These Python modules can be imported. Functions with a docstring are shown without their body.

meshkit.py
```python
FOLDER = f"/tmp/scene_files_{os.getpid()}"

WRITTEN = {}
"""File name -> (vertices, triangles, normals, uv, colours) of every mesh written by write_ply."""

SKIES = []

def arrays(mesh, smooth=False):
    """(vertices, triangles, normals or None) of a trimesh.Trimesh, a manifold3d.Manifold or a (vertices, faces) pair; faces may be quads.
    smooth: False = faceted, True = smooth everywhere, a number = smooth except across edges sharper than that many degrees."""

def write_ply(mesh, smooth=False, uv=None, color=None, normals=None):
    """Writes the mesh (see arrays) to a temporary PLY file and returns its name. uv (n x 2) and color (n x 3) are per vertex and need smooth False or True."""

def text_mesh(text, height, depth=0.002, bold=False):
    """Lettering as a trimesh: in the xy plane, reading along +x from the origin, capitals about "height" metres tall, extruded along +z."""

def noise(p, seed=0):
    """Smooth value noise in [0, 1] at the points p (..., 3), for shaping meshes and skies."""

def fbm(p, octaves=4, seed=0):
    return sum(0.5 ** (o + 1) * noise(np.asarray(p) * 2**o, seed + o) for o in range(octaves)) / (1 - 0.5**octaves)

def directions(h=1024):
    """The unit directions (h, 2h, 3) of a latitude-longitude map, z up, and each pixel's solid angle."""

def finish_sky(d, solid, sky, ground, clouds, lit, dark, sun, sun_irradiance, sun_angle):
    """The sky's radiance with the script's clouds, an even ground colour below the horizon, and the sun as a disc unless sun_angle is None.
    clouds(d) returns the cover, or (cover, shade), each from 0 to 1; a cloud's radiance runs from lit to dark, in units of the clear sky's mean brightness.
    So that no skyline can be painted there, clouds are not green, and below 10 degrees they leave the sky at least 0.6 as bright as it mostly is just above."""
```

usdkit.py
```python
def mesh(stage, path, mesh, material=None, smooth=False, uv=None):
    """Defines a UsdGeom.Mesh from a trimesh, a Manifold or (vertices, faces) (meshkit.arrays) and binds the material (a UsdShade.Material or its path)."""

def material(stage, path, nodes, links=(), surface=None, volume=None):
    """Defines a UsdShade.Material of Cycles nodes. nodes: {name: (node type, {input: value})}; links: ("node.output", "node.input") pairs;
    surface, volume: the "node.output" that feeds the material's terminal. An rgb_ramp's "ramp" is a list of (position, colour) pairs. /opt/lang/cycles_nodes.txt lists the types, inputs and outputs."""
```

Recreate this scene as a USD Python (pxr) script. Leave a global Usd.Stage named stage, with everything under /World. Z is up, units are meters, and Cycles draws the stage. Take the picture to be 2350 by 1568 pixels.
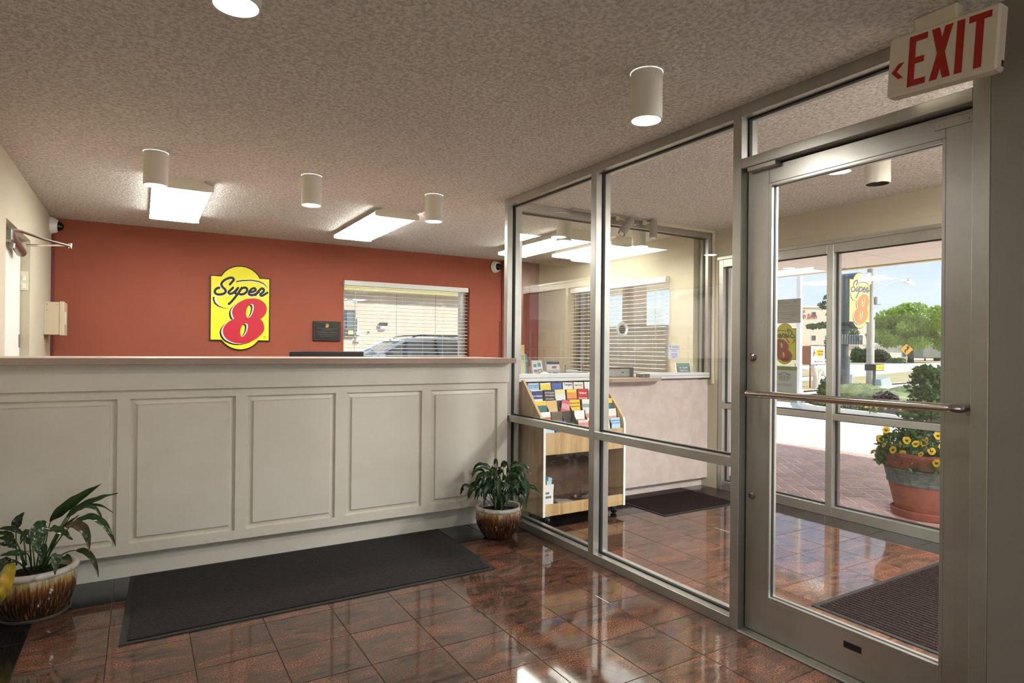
import math, random
import numpy as np
import trimesh, shapely
from shapely.geometry import Polygon, LineString, Point, box as sbox
from shapely import affinity
from shapely.ops import unary_union
from scipy.interpolate import CubicSpline
import meshkit, usdkit
from pxr import Usd, UsdGeom, UsdLux, UsdShade, Gf, Sdf, Vt

stage = Usd.Stage.CreateInMemory()
UsdGeom.SetStageUpAxis(stage, "Z"); UsdGeom.SetStageMetersPerUnit(stage, 1.0)
UsdGeom.Xform.Define(stage, "/World"); UsdGeom.Scope.Define(stage, "/World/Looks")

def lin(r, g=None, b=None):
    """sRGB 0-255 to linear."""
    if g is None: r, g, b = r
    return tuple(((c/255+.055)/1.055)**2.4 if c > 10.3 else c/255/12.92 for c in (r, g, b))

# ---------------------------------------------------------------- camera
F_PX, YAW, PITCH, ROLL, EYE = 1418.83, .541011, .0020764, .0095879, 1.27
cam = UsdGeom.Camera.Define(stage, "/World/camera")
fw = np.array([math.sin(YAW)*math.cos(PITCH), math.cos(YAW)*math.cos(PITCH), math.sin(PITCH)])
rt = np.cross(fw, [0, 0, 1.]); rt /= np.linalg.norm(rt); up = np.cross(rt, fw)
r2, u2 = math.cos(ROLL)*rt+math.sin(ROLL)*up, -math.sin(ROLL)*rt+math.cos(ROLL)*up
cam.AddTransformOp().Set(Gf.Matrix4d(*r2, 0, *u2, 0, *(-fw), 0, 0, 0, EYE, 1))
cam.CreateHorizontalApertureAttr(36.0); cam.CreateVerticalApertureAttr(36.0*1568/2350)
cam.CreateFocalLengthAttr(36.0*F_PX/2350)
cam.CreateVerticalApertureOffsetAttr(36.0*14.426/2350)
cam.CreateFStopAttr(0.0); cam.CreateFocusDistanceAttr(4.0)
cam.CreateExposureAttr(1.78)

# ---------------------------------------------------------------- sky and sun
SKY, SUN, LAMP, TUBE = .44, 1550.0, 72.0, 6.4
usdkit.material(stage, "/World/Looks/sky_dome", {
    "tc": ("texture_coordinate", {}), "s": ("separate_xyz", {}),
    "g": ("rgb_ramp", {"ramp": [(0, (.55, .54, .50)), (.495, (.52, .52, .50)), (.505, (.66, .73, .80)), (.54, (.56, .68, .82)), (.62, (.38, .56, .80)), (.8, (.26, .46, .76)), (1, (.20, .38, .70))]}),
    "hm": ("math", {"math_type": "multiply_add", "value2": .5, "value3": .5}),
    "mp": ("mapping", {"scale": (1.3, 1.3, 5.5)}),
    "n": ("noise_texture", {"scale": 2.2, "detail": 6.0, "roughness": .6}),
    "cr": ("rgb_ramp", {"ramp": [(.42, (0, 0, 0)), (.64, (.8, .8, .8))]}),
    "mx": ("mix", {"color2": (.74, .77, .80)}),
    "bg": ("background_shader", {"strength": SKY})},
    [("tc.generated", "s.vector"), ("s.z", "hm.value1"), ("hm.value", "g.fac"), ("tc.generated", "mp.vector"), ("mp.vector", "n.vector"),
     ("n.fac", "cr.fac"), ("cr.color", "mx.fac"), ("g.color", "mx.color1"), ("mx.color", "bg.color")], surface="bg.background")
dome = UsdLux.DomeLight.Define(stage, "/World/sky_light")
dome.CreateIntensityAttr(1.0)
UsdShade.MaterialBindingAPI.Apply(dome.GetPrim()).Bind(UsdShade.Material.Get(stage, "/World/Looks/sky_dome"))
sun = UsdLux.DistantLight.Define(stage, "/World/sun_light")
sun.CreateIntensityAttr(SUN); sun.CreateAngleAttr(1.2); sun.CreateColorAttr(Gf.Vec3f(1.0, .95, .86))
# the sun stands over the driveway, to the right of the view
sun.AddRotateXYZOp().Set(Gf.Vec3f(0, 0, 0))
def aim_sun(azimuth, elevation):
    """azimuth in degrees from +x towards +y of the direction the sun stands in."""
    a, e = math.radians(azimuth), math.radians(elevation)
    d = np.array([math.cos(a)*math.cos(e), math.sin(a)*math.cos(e), math.sin(e)])
    z = Gf.Vec3d(*d); x = Gf.Cross(Gf.Vec3d(0, 0, 1), z).GetNormalized(); y = Gf.Cross(z, x)
    sun.ClearXformOpOrder(); sun.AddTransformOp(opSuffix="aim").Set(Gf.Matrix4d(*x, 0, *y, 0, *z, 0, 0, 0, 30, 1))
aim_sun(-50, 38)

# ---------------------------------------------------------------- helpers
def mesh_of(v, f): return trimesh.Trimesh(np.asarray(v, float), np.asarray(f, int), process=False)

class MB:
    """Collects shapes; build() makes them ONE mesh of the scene."""
    def __init__(self): self.v, self.f, self.n = [], [], 0
    def add(self, m):
        if hasattr(m, "to_mesh"):
            t = m.to_mesh(); v, f = t.vert_properties[:, :3], t.tri_verts
        elif isinstance(m, MB): v, f = m.arr()
        elif isinstance(m, tuple): v, f = np.asarray(m[0], float), np.asarray(m[1], int)
        else: v, f = np.asarray(m.vertices), np.asarray(m.faces)
        if len(v) == 0: return self
        if f.shape[1] == 4: f = np.vstack([f[:, [0, 1, 2]], f[:, [0, 2, 3]]])
        self.v.append(v); self.f.append(f+self.n); self.n += len(v); return self
    def arr(self): return np.vstack(self.v), np.vstack(self.f)
    def box(self, x0, x1, y0, y1, z0, z1, b=0):
        x0, x1 = min(x0, x1), max(x0, x1); y0, y1 = min(y0, y1), max(y0, y1); z0, z1 = min(z0, z1), max(z0, z1)
        if b <= 0: return self.add(trimesh.creation.box(bounds=[(x0, y0, z0), (x1, y1, z1)]))
        b = min(b, (x1-x0)*.49, (y1-y0)*.49, (z1-z0)*.49)
        p = []
        for sx in (0, 1):
            for sy in (0, 1):
                for sz in (0, 1):
                    c = np.array([(x0, x1)[sx], (y0, y1)[sy], (z0, z1)[sz]]); s = np.array([1-2*sx, 1-2*sy, 1-2*sz])*b
                    for k in range(3):
                        q = c+s; q[k] = c[k]; p.append(q)
        return self.add(trimesh.convex.convex_hull(np.array(p)))
    def cyl(self, p0, p1, r0, r1=None, n=24, cap=True):
        p0, p1 = np.array(p0, float), np.array(p1, float); r1 = r0 if r1 is None else r1
        d = p1-p0; d /= np.linalg.norm(d); a = np.cross(d, [0, 0, 1.] if abs(d[2]) < .9 else [1., 0, 0]); a /= np.linalg.norm(a); b = np.cross(d, a)
        t = np.linspace(0, 2*np.pi, n, endpoint=False); ring = np.cos(t)[:, None]*a+np.sin(t)[:, None]*b
        v = np.vstack([p0+ring*r0, p1+ring*r1]); f = []
        for i in range(n):
            j = (i+1) % n; f += [(i, j, n+j), (i, n+j, n+i)]
        if cap:
            v = np.vstack([v, p0, p1])
            for i in range(n):
                j = (i+1) % n; f += [(2*n, j, i), (2*n+1, n+i, n+j)]
        f = np.array(f)
        return self.add((v, f[:, ::-1]))
    def lathe(self, prof, c=(0, 0, 0), n=40, axis=None):
        """prof: (radius, height) pairs, bottom to top outside; axis: direction of height."""
        prof = np.array(prof, float); t = np.linspace(0, 2*np.pi, n, endpoint=False); v = []; f = []
        for r, z in prof: v += [(r*math.cos(a), r*math.sin(a), z) for a in t]
        for k in range(len(prof)-1):
            for i in range(n):
                j = (i+1) % n; a, b, d, e = k*n+i, k*n+j, (k+1)*n+i, (k+1)*n+j
                f += [(a, b, e), (a, e, d)]
        v = np.array(v)
        if axis is not None:
            z = np.array(axis, float); z /= np.linalg.norm(z); x = np.cross([0, 0, 1.] if abs(z[2]) < .9 else [0, 1., 0], z); x /= np.linalg.norm(x)
            v = v[:, :1]*x+v[:, 1:2]*np.cross(z, x)+v[:, 2:]*z
        return self.add((v+np.array(c, float), np.array(f)))
    def tube(self, pts, r, n=10, closed_ends=True):
        pts = np.array(pts, float); m = len(pts); r = np.broadcast_to(r, (m,))
        tan = np.gradient(pts, axis=0); tan /= np.linalg.norm(tan, axis=1, keepdims=True)
        a = np.cross(tan[0], [0, 0, 1.] if abs(tan[0][2]) < .9 else [1., 0, 0]); v, f = [], []
        for k in range(m):
            a = a-tan[k]*(a@tan[k]); a /= np.linalg.norm(a); b = np.cross(tan[k], a)
            for i in range(n):
                t = 2*np.pi*i/n; v.append(pts[k]+r[k]*(math.cos(t)*a+math.sin(t)*b))
        for k in range(m-1):
            for i in range(n):
                j = (i+1) % n; p, q, s, t = k*n+i, k*n+j, (k+1)*n+i, (k+1)*n+j; f += [(p, q, t), (p, t, s)]
        if closed_ends:
            v += [pts[0], pts[-1]]
            for i in range(n):
                j = (i+1) % n; f += [(m*n, j, i), (m*n+1, (m-1)*n+i, (m-1)*n+j)]
        return self.add((np.array(v), np.array(f)))
    def hull(self, pts): return self.add(trimesh.convex.convex_hull(np.array(pts, float)))
    def ext(self, poly, d, o, u, v, n=None, k=0.0):
        """Extrudes a shapely shape by d along n, its x along u and its y along v from o; k lifts it off the plane."""
        o, u, v = np.array(o, float), np.array(u, float), np.array(v, float); n = np.cross(u, v) if n is None else np.array(n, float)
        for g in (poly.geoms if hasattr(poly, "geoms") else [poly]):
            if g.is_empty or g.geom_type != "Polygon" or g.area < 1e-10: continue
            m = trimesh.creation.extrude_polygon(g, d, engine="earcut"); p = np.asarray(m.vertices)
            f = np.asarray(m.faces)
            if np.dot(np.cross(u, v), n) < 0: f = f[:, ::-1]
            self.add((o+p[:, :1]*u+p[:, 1:2]*v+(p[:, 2:]+k)*n, f))
        return self
    def text(self, s, h, o, u, v, n=None, center=True, depth=.0008, k=0.0, bold=False, squeeze=1.0):
        o, u, v = np.array(o, float), np.array(u, float), np.array(v, float); n = np.cross(u, v) if n is None else np.array(n, float)
        m = meshkit.text_mesh(s, h, depth, bold); p = np.array(m.vertices); p[:, 0] *= squeeze
        if center: p[:, 0] -= (p[:, 0].min()+p[:, 0].max())/2
        f = np.asarray(m.faces)
        if np.dot(np.cross(u, v), n) < 0: f = f[:, ::-1]
        return self.add((o+p[:, :1]*u+p[:, 1:2]*v+(p[:, 2:]+k)*n, f))
    def xf(self, M):
        M = np.array(M, float); self.v = [v@M[:3, :3].T+M[:3, 3] for v in self.v]
        if np.linalg.det(M[:3, :3]) < 0: self.f = [f[:, ::-1] for f in self.f]
        return self

used, locs = {}, {}
def numbered(parent, name):
    k = used.get((parent, name), 0); used[(parent, name)] = k+1
    return parent+"/"+(name if k == 0 else f"{name}_{k:03d}")
def path_of(p): return "/World" if p is None else (p if isinstance(p, str) else str(p.GetPath()))
def tag(o, label=None, cat=None, group=None, kind=None):
    for k, v in (("label", label), ("category", cat), ("group", group), ("kind", kind)):
        if v: o.SetCustomDataByKey(k, v)
    return o
def thing(name, label=None, cat=None, loc=(0, 0, 0), rotz=0.0, group=None, kind=None):
    """An Xform at the thing's base whose children are its parts."""
    p = numbered("/World", name); x = UsdGeom.Xform.Define(stage, p)
    x.AddTranslateOp().Set(Gf.Vec3d(*map(float, loc))); x.AddRotateZOp().Set(float(rotz)); locs[p] = (np.array(loc, float), rotz)
    return tag(x.GetPrim(), label, cat, group, kind)
def origin(path):
    for q, l in locs.items():
        if path == q or path.startswith(q+"/"): return l
    return np.zeros(3), 0.0
def obj(name, m, mat, parent=None, label=None, smooth=30, local=False, kind=None):
    """ONE Mesh prim. World coordinates unless local."""
    pp = path_of(parent); v, f = m.arr() if isinstance(m, MB) else (np.asarray(m.vertices), np.asarray(m.faces))
    if not local and parent is not None:
        o, rz = origin(pp); v = v-o
        if rz:
            a = -math.radians(rz); v = v@np.array([[math.cos(a), -math.sin(a), 0], [math.sin(a), math.cos(a), 0], [0, 0, 1]]).T
    mm = usdkit.mesh(stage, numbered(pp, name), trimesh.Trimesh(v, f, process=False), M[mat] if isinstance(mat, str) else mat, smooth=smooth)
    return tag(mm.GetPrim(), label, None, None, kind)
def single(name, m, mat, label, cat, group=None, kind=None, smooth=30):
    o = obj(name, m, mat, smooth=smooth); return tag(o, label, cat, group, kind)
def struct(name, m, mat, parent=None, smooth=30):
    o = obj(name, m, mat, parent, smooth=smooth)
    if parent is None: tag(o, kind="structure")
    return o
def dup(root, loc, rotz=0.0, label=None, group=None):
    was = root.GetCustomData(); name = root.GetName()
    r = thing(name, label or was.get("label"), was.get("category"), loc, rotz, group or was.get("group"))
    r.GetReferences().AddInternalReference(root.GetPath()); r.SetInstanceable(True)
    return r

# ---------------------------------------------------------------- materials
M = {}
def mat(name, color, rough=.5, metal=0.0, spec=.5, var=None, bump=None, coat=0.0, grain=None, emit=None, trans=None, var2=None, vec="object", rnd=0.0, sheen=0.0):
    """color linear; var=(scale, second colour, lo, hi[, (sx,sy,sz)]); bump=(scale, strength, distance); grain=(scale, amount) fine speckle; rnd: tone variation by object."""
    N = {"p": ("principled_bsdf", {"base_color": color, "roughness": rough, "metallic": metal, "specular_ior_level": spec, "coat_weight": coat, "sheen_weight": sheen})}
    L = []; last = None
    if var or bump or grain or var2: N["tc"] = ("texture_coordinate", {}) if vec == "object" else ("geometry", {})
    src = "tc.object" if vec == "object" else "tc.position"
    def ramp_mix(tag_, vv, last):
        sc, c2, lo, hi = vv[:4]; st = vv[4] if len(vv) > 4 else (1, 1, 1)
        N["m"+tag_] = ("mapping", {"scale": st}); N["n"+tag_] = ("noise_texture", {"scale": sc, "detail": 5.0, "roughness": .6, "distortion": vv[5] if len(vv) > 5 else 0.0})
        N["r"+tag_] = ("rgb_ramp", {"ramp": [(lo, (0, 0, 0)), (hi, (1, 1, 1))]}); N["x"+tag_] = ("mix", {"color1": color, "color2": c2})
        L.extend([(src, f"m{tag_}.vector"), (f"m{tag_}.vector", f"n{tag_}.vector"), (f"n{tag_}.fac", f"r{tag_}.fac"), (f"r{tag_}.color", f"x{tag_}.fac")])
        if rnd and tag_ != "g":
            if "oi" not in N: N["oi"] = ("object_info", {}); N["ow"] = ("math", {"math_type": "multiply", "value2": 37.0}); L.append(("oi.random", "ow.value1")); N["oc"] = ("combine_xyz", {}); L.extend([("ow.value", "oc.x"), ("ow.value", "oc.z")])
            L.append(("oc.vector", f"m{tag_}.location"))
        if last: L.append((last, f"x{tag_}.color1"))
        return f"x{tag_}.color"
    if var: last = ramp_mix("a", var, last)
    if var2: last = ramp_mix("b", var2, last)
    if grain:
        g = tuple(c*(1-grain[1]) for c in color) if np.ndim(grain[1]) == 0 else grain[1]
        last = ramp_mix("g", (grain[0], g, .42, .58), last)
    if rnd:
        if "oi" not in N: N["oi"] = ("object_info", {})
        N["hv"] = ("hsv", {"color": color}); N["hr"] = ("map_range", {"from_min": 0.0, "from_max": 1.0, "to_min": 1-rnd, "to_max": 1+rnd})
        L.extend([("oi.random", "hr.value"), ("hr.result", "hv.value")])
        if last: L.append((last, "hv.color"))
        last = "hv.color"
    if last: L.append((last, "p.base_color"))
    if bump:
        N["nb"] = ("noise_texture", {"scale": bump[0], "detail": 3.0, "roughness": .55}); N["bp"] = ("bump", {"strength": bump[1], "distance": bump[2]})
        L.extend([(src, "nb.vector"), ("nb.fac", "bp.height"), ("bp.normal", "p.normal")])
    if emit: N["p"][1]["emission_color"] = emit[0]; N["p"][1]["emission_strength"] = emit[1]
    out = "p.BSDF"
    if trans:
        N["t"] = ("translucent_bsdf", {"color": trans[0]}); N["mc"] = ("mix_closure", {"fac": trans[1]}); L.extend([("p.BSDF", "mc.closure1"), ("t.BSDF", "mc.closure2")]); out = "mc.closure"
        if last: L.append((last, "t.color"))
    M[name] = usdkit.material(stage, "/World/Looks/"+name, N, L, surface=out)
    return M[name]
def glass(name, tint=(1, 1, 1), ior=1.5, rough=0.0):
    M[name] = usdkit.material(stage, "/World/Looks/"+name, {"t": ("transparent_bsdf", {"color": tint}), "g": ("glossy_bsdf", {"color": (1, 1, 1), "roughness": rough}), "f": ("fresnel", {"IOR": ior}), "x": ("mix_closure", {}),
                              "ge": ("geometry", {}), "io": ("map_range", {"from_min": 0.0, "from_max": 1.0, "to_min": ior, "to_max": 1/ior})},      # a thin pane: the same Fresnel from both of its sides
                              [("ge.backfacing", "io.value"), ("io.result", "f.IOR"), ("f.fac", "x.fac"), ("t.BSDF", "x.closure1"), ("g.BSDF", "x.closure2")], surface="x.closure")

mat("ceiling_popcorn", lin(232, 227, 219), .95, bump=(62, 1.0, .02), spec=.1, vec="pos", var=(60, lin(200, 193, 183), .42, .60))
mat("wall_beige", lin(192, 182, 160), .85, bump=(160, .35, .003), spec=.2, vec="pos", grain=(240, .06))
mat("wall_red", lin(158, 88, 68), .8, bump=(170, .3, .003), spec=.2, vec="pos", var=(2.2, lin(150, 84, 66), .4, .65), grain=(200, .10))
mat("wall_maroon", lin(118, 62, 54), .7, spec=.3, vec="pos")
mat("wall_pink", lin(208, 192, 184), .6, vec="pos", var=(9, lin(198, 180, 170), .4, .6), spec=.4)
mat("wall_grey", lin(136, 129, 119), .55, bump=(120, .12, .002), vec="pos", metal=.0)
mat("counter_paint", lin(230, 223, 208), .38, bump=(220, .12, .0015), vec="pos", var=(3, lin(224, 216, 200), .4, .65))
mat("counter_laminate", lin(178, 154, 138), .45, vec="pos", grain=(420, .22))
mat("tile_granite", lin(100, 70, 56), .06, spec=.6, var=(5.0, lin(34, 31, 30), .49, .66, (1, 2.6, 1), 1.6), var2=(3.1, lin(140, 90, 66), .46, .64, (1, 2.2, 1), 1.2), grain=(150, lin(66, 52, 45)), rnd=.12)
mat("tile_black", lin(25, 24, 25), .10, spec=.5, grain=(160, lin(20, 20, 21)), rnd=.2)
mat("grout", lin(52, 44, 40), .8)
mat("mat_carpet", lin(48, 38, 35), 1.0, spec=.05, grain=(190, lin(25, 20, 20)), bump=(160, 1.0, .01), vec="pos", sheen=.1)
mat("mat_rubber", lin(30, 30, 30), .6)
mat("mat_ribbed", lin(52, 43, 41), 1.0, spec=.05, grain=(170, lin(30, 24, 24)), bump=(120, 1.0, .01), vec="pos")
mat("aluminium", lin(180, 178, 170), .36, metal=.75, vec="pos", var=(2.5, lin(168, 166, 157), .4, .6), bump=(140, .05, .001))
mat("aluminium_bright", lin(226, 228, 226), .35, metal=.35)
mat("gasket", lin(26, 25, 24), .6)
mat("chrome", lin(205, 200, 192), .16, metal=1.0)
mat("steel", lin(150, 148, 142), .32, metal=.9)
mat("white_plastic", lin(228, 226, 220), .4)
mat("cream_plastic", lin(215, 205, 182), .45)
mat("cream_metal", lin(196, 182, 150), .5)
mat("black_plastic", lin(24, 24, 25), .35)
mat("black_gloss", lin(10, 10, 11), .06)
mat("dark_grey", lin(62, 62, 62), .5)
mat("lamp_housing", lin(222, 217, 202), .5)
mat("dim_tube_glow", (1, 1, 1), .5, emit=((.98, 1.0, .97), 2.6))
mat("bright_tube_glow", (1, 1, 1), .5, emit=((.98, 1.0, .97), 29.0))  # lens of the two added vestibule fill lamps, stronger than the other tubes
mat("lamp_inside_dark", lin(30, 29, 28), .6)
mat("lamp_glow", (1, 1, 1), .5, emit=((1.0, .975, .93), LAMP))
mat("tube_glow", (1, 1, 1), .5, emit=((.98, 1.0, .97), TUBE))
mat("track_grey", lin(150, 146, 136), .5)
mat("bulb", lin(240, 238, 230), .2)
mat("door_white", lin(226, 222, 214), .5, vec="pos")
mat("sign_yellow", lin(243, 231, 45), .35)
mat("sign_black", lin(22, 20, 18), .4)
mat("sign_red", lin(200, 38, 56), .35)
mat("sign_white", lin(225, 222, 212), .4)
mat("exit_body", lin(216, 206, 186), .5)
mat("exit_red", lin(165, 30, 22), .5)
mat("plaque_black", lin(24, 23, 23), .25)
mat("plaque_wood", lin(46, 30, 26), .5)
mat("gold", lin(196, 160, 66), .4, metal=.6)
mat("gold_text", lin(104, 96, 76), .5)
mat("wood_oak", lin(196, 165, 116), .45, var=(14, lin(166, 130, 84), .42, .62, (1, 1, .08), .6), vec="pos")
mat("wood_edge", lin(208, 182, 138), .5)
mat("edge_white", lin(240, 238, 230), .3)
mat("rack_brown", lin(98, 72, 58), .55, vec="pos", var=(6, lin(80, 58, 48), .4, .6))
mat("rack_dark", lin(58, 50, 44), .6)
glass("pane_glass")
glass("pane_office", (.97, .975, .93))
M["acrylic"] = usdkit.material(stage, "/World/Looks/acrylic", {"p": ("principled_bsdf", {"base_color": (.97, .98, .99), "roughness": .02, "transmission_weight": 1.0, "ior": 1.25})}, [], surface="p.BSDF")
mat("blind_white", lin(222, 220, 214), .45, trans=(lin(222, 220, 214), .15))
mat("glaze_white", lin(214, 208, 198), .2, coat=.5, var=(14, lin(120, 112, 96), .56, .75), bump=(40, .2, .004))
mat("soil", lin(42, 32, 26), 1.0, bump=(60, 1, .02))
def leaf_mat(name, c, c2, rough=.28, tr=.12, scale=9):
    mat(name, c, rough, spec=.5, var=(scale, c2, .42, .66), trans=(c, tr))
leaf_mat("leaf_green", lin(38, 60, 36), lin(58, 84, 46), .26)
leaf_mat("leaf_mid", lin(46, 76, 38), lin(30, 52, 28), .24)
leaf_mat("leaf_brown", lin(52, 62, 36), lin(110, 78, 58), .3, .1, 14)
leaf_mat("leaf_yellow", lin(206, 168, 48), lin(120, 128, 40), .35, .2, 8)
mat("stem_green", lin(62, 88, 46), .4)
mat("stucco_cream", lin(232, 216, 192), .9, vec="pos", grain=(60, .06))
mat("stucco_white", lin(236, 232, 222), .85, vec="pos")
mat("annex_board", lin(192, 178, 160), .9, vec="pos", grain=(60, .05))
mat("soffit_panel", lin(214, 200, 192), .7, vec="pos")
mat("olive_trim", lin(160, 152, 104), .7)
mat("concrete", lin(224, 216, 204), .9, vec="pos", var=(.5, lin(206, 198, 186), .4, .65), grain=(30, .06))
mat("asphalt", lin(196, 190, 184), .9, vec="pos", var=(.25, lin(210, 203, 195), .4, .6))
mat("kerb", lin(232, 228, 218), .85)
mat("grass_dry", lin(188, 174, 138), 1.0, vec="pos", var=(.5, lin(150, 158, 92), .44, .62, (1, 1, 1)), grain=(6, .16), spec=.05)
mat("paver", lin(210, 176, 166), .42, var=(10, lin(180, 142, 132), .4, .62), rnd=.18, grain=(60, .12))
mat("paver_sand", lin(244, 238, 230), .9)
mat("terracotta", lin(150, 84, 68), .7, var=(8, lin(134, 72, 60), .4, .6), bump=(60, .2, .003))
mat("verdigris", lin(98, 108, 104), .75, var=(30, lin(74, 80, 78), .45, .6), bump=(45, .8, .01))
mat("pansy_yellow", lin(236, 200, 34), .7, trans=(lin(236, 200, 34), .3))
mat("pansy_dark", lin(50, 26, 34), .7)
mat("flower_white", lin(238, 234, 230), .7)
mat("flower_violet", lin(120, 84, 160), .7)
leaf_mat("leaf_shrub", lin(46, 84, 38), lin(80, 116, 52), .4, .25, 5)
leaf_mat("leaf_tree", lin(150, 178, 56), lin(112, 146, 44), .5, .4, .5)
leaf_mat("leaf_dark", lin(70, 92, 62), lin(92, 112, 76), .6, .25, .6)
leaf_mat("leaf_hedge", lin(140, 150, 100), lin(104, 124, 70), .6, .2, 3)
mat("bark", lin(92, 84, 70), .95, bump=(14, 1, .05))
mat("bark_pale", lin(206, 192, 176), .9)
mat("pole_wood", lin(176, 168, 156), .95, var=(3, lin(150, 142, 130), .4, .6, (1, 1, .1)))
mat("pole_dark", lin(74, 84, 86), .6)
mat("metal_grey", lin(170, 174, 176), .5, metal=.3)
mat("car_silver", lin(214, 217, 222), .3, metal=.25, coat=1.0)
mat("car_red", lin(170, 44, 48), .25, metal=.3, coat=1.0)
mat("car_glass", lin(96, 106, 106), .04, spec=1.0)
mat("car_black", lin(20, 20, 22), .5)
mat("tyre", lin(28, 28, 28), .9)
mat("paper_white", lin(228, 228, 226), .7)
mat("paper_backlit", lin(150, 150, 142), .8, trans=(lin(190, 188, 170), .35))
mat("sticker_yellow", lin(205, 196, 60), .5, trans=(lin(215, 205, 60), .45))
mat("sticker_red", lin(130, 34, 46), .5, trans=(lin(150, 30, 40), .25))
mat("sticker_olive", lin(120, 126, 72), .6, trans=(lin(130, 140, 70), .3))
mat("sticker_grey", lin(160, 162, 154), .6, trans=(lin(180, 180, 170), .3))
mat("face_yellow", lin(238, 212, 116), .5)
mat("face_orange", lin(238, 120, 62), .5)
mat("face_white", lin(244, 238, 222), .5)
mat("amber", lin(250, 180, 30), .5)
mat("roof_blue", lin(130, 150, 180), .6)
mat("window_dark", lin(80, 90, 98), .1)
mat("brown_sign", lin(150, 92, 62), .6)
mat("green_box", lin(150, 166, 158), .6)
mat("trailer_grey", lin(126, 130, 122), .6, vec="pos")
_plain = {}
def plain(rgb, rough=.6):
    k = tuple(rgb)+(rough,)
    if k not in _plain:
        n = "print_%02x%02x%02x" % tuple(rgb) if rough == .6 else "print_%02x%02x%02x_gloss" % tuple(rgb)
        _plain[k] = mat(n, lin(*rgb), rough)
    return _plain[k]
rng = random.Random(8); nr = np.random.default_rng(8)
X0, Y0 = 2.329, 3.92                # lobby face of the glazed partition, face of the counter panels
CEIL = 2.387
# ================================================================ the setting: room shell
def wall_with_hole(axis, face, thick, a0, a1, z0, z1, holes):
    """axis 'x': a wall whose plane is x=face, running along y; 'y': the other way. holes: (b0,b1,c0,c1)."""
    poly = sbox(a0, z0, a1, z1)
    for h in holes: poly = poly.difference(sbox(h[0], h[2], h[1], h[3]))
    m = MB()
    if axis == "x": m.ext(poly, abs(thick), (face, 0, 0), (0, 1, 0), (0, 0, 1), (np.sign(thick), 0, 0))
    else: m.ext(poly, abs(thick), (0, face, 0), (1, 0, 0), (0, 0, 1), (0, np.sign(thick), 0))
    return m
# floor: slab and single tiles
fl = thing("floor", kind="structure")
obj("slab", MB().box(-.8, 4.60, -2.3, 6.95, -.12, -.003), "grout", fl)
obj("hidden_tiling", MB().box(-.68, 2.33, -2.3, .875, -.0029, 0).box(2.33, 4.57, -2.3, .57, -.0029, 0), "tile_granite", fl)
GX, GY, TP, JN = .197, 3.017, .305, .0022
def tile(x0, x1, y0, y1, m):
    x0, x1, y0, y1 = x0+JN/2, x1-JN/2, y0+JN/2, y1-JN/2
    if x1-x0 < .02 or y1-y0 < .02: return
    c = .0015; z = rng.uniform(-.0004, 0)
    v = [(x0, y0, -.003), (x1, y0, -.003), (x1, y1, -.003), (x0, y1, -.003), (x0, y0, z-.001), (x1, y0, z-.001), (x1, y1, z-.001), (x0, y1, z-.001),
         (x0+c, y0+c, z), (x1-c, y0+c, z), (x1-c, y1-c, z), (x0+c, y1-c, z)]
    f = []
    for k in (0, 4):
        for i in range(4): j = (i+1) % 4; f += [(k+i, k+j, k+4+j), (k+i, k+4+j, k+4+i)]
    f += [(8, 9, 10), (8, 10, 11)]
    obj("tile", mesh_of(v, f), m, fl, smooth=False)
xs = [-.68]+[GX+TP*k for k in range(-2, 14)]+[4.33, 4.575]
xs = sorted(set(round(x, 4) for x in xs if x <= 4.58))
ys = [GY+TP*k for k in range(-8, 3)]+[4.105]
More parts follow.
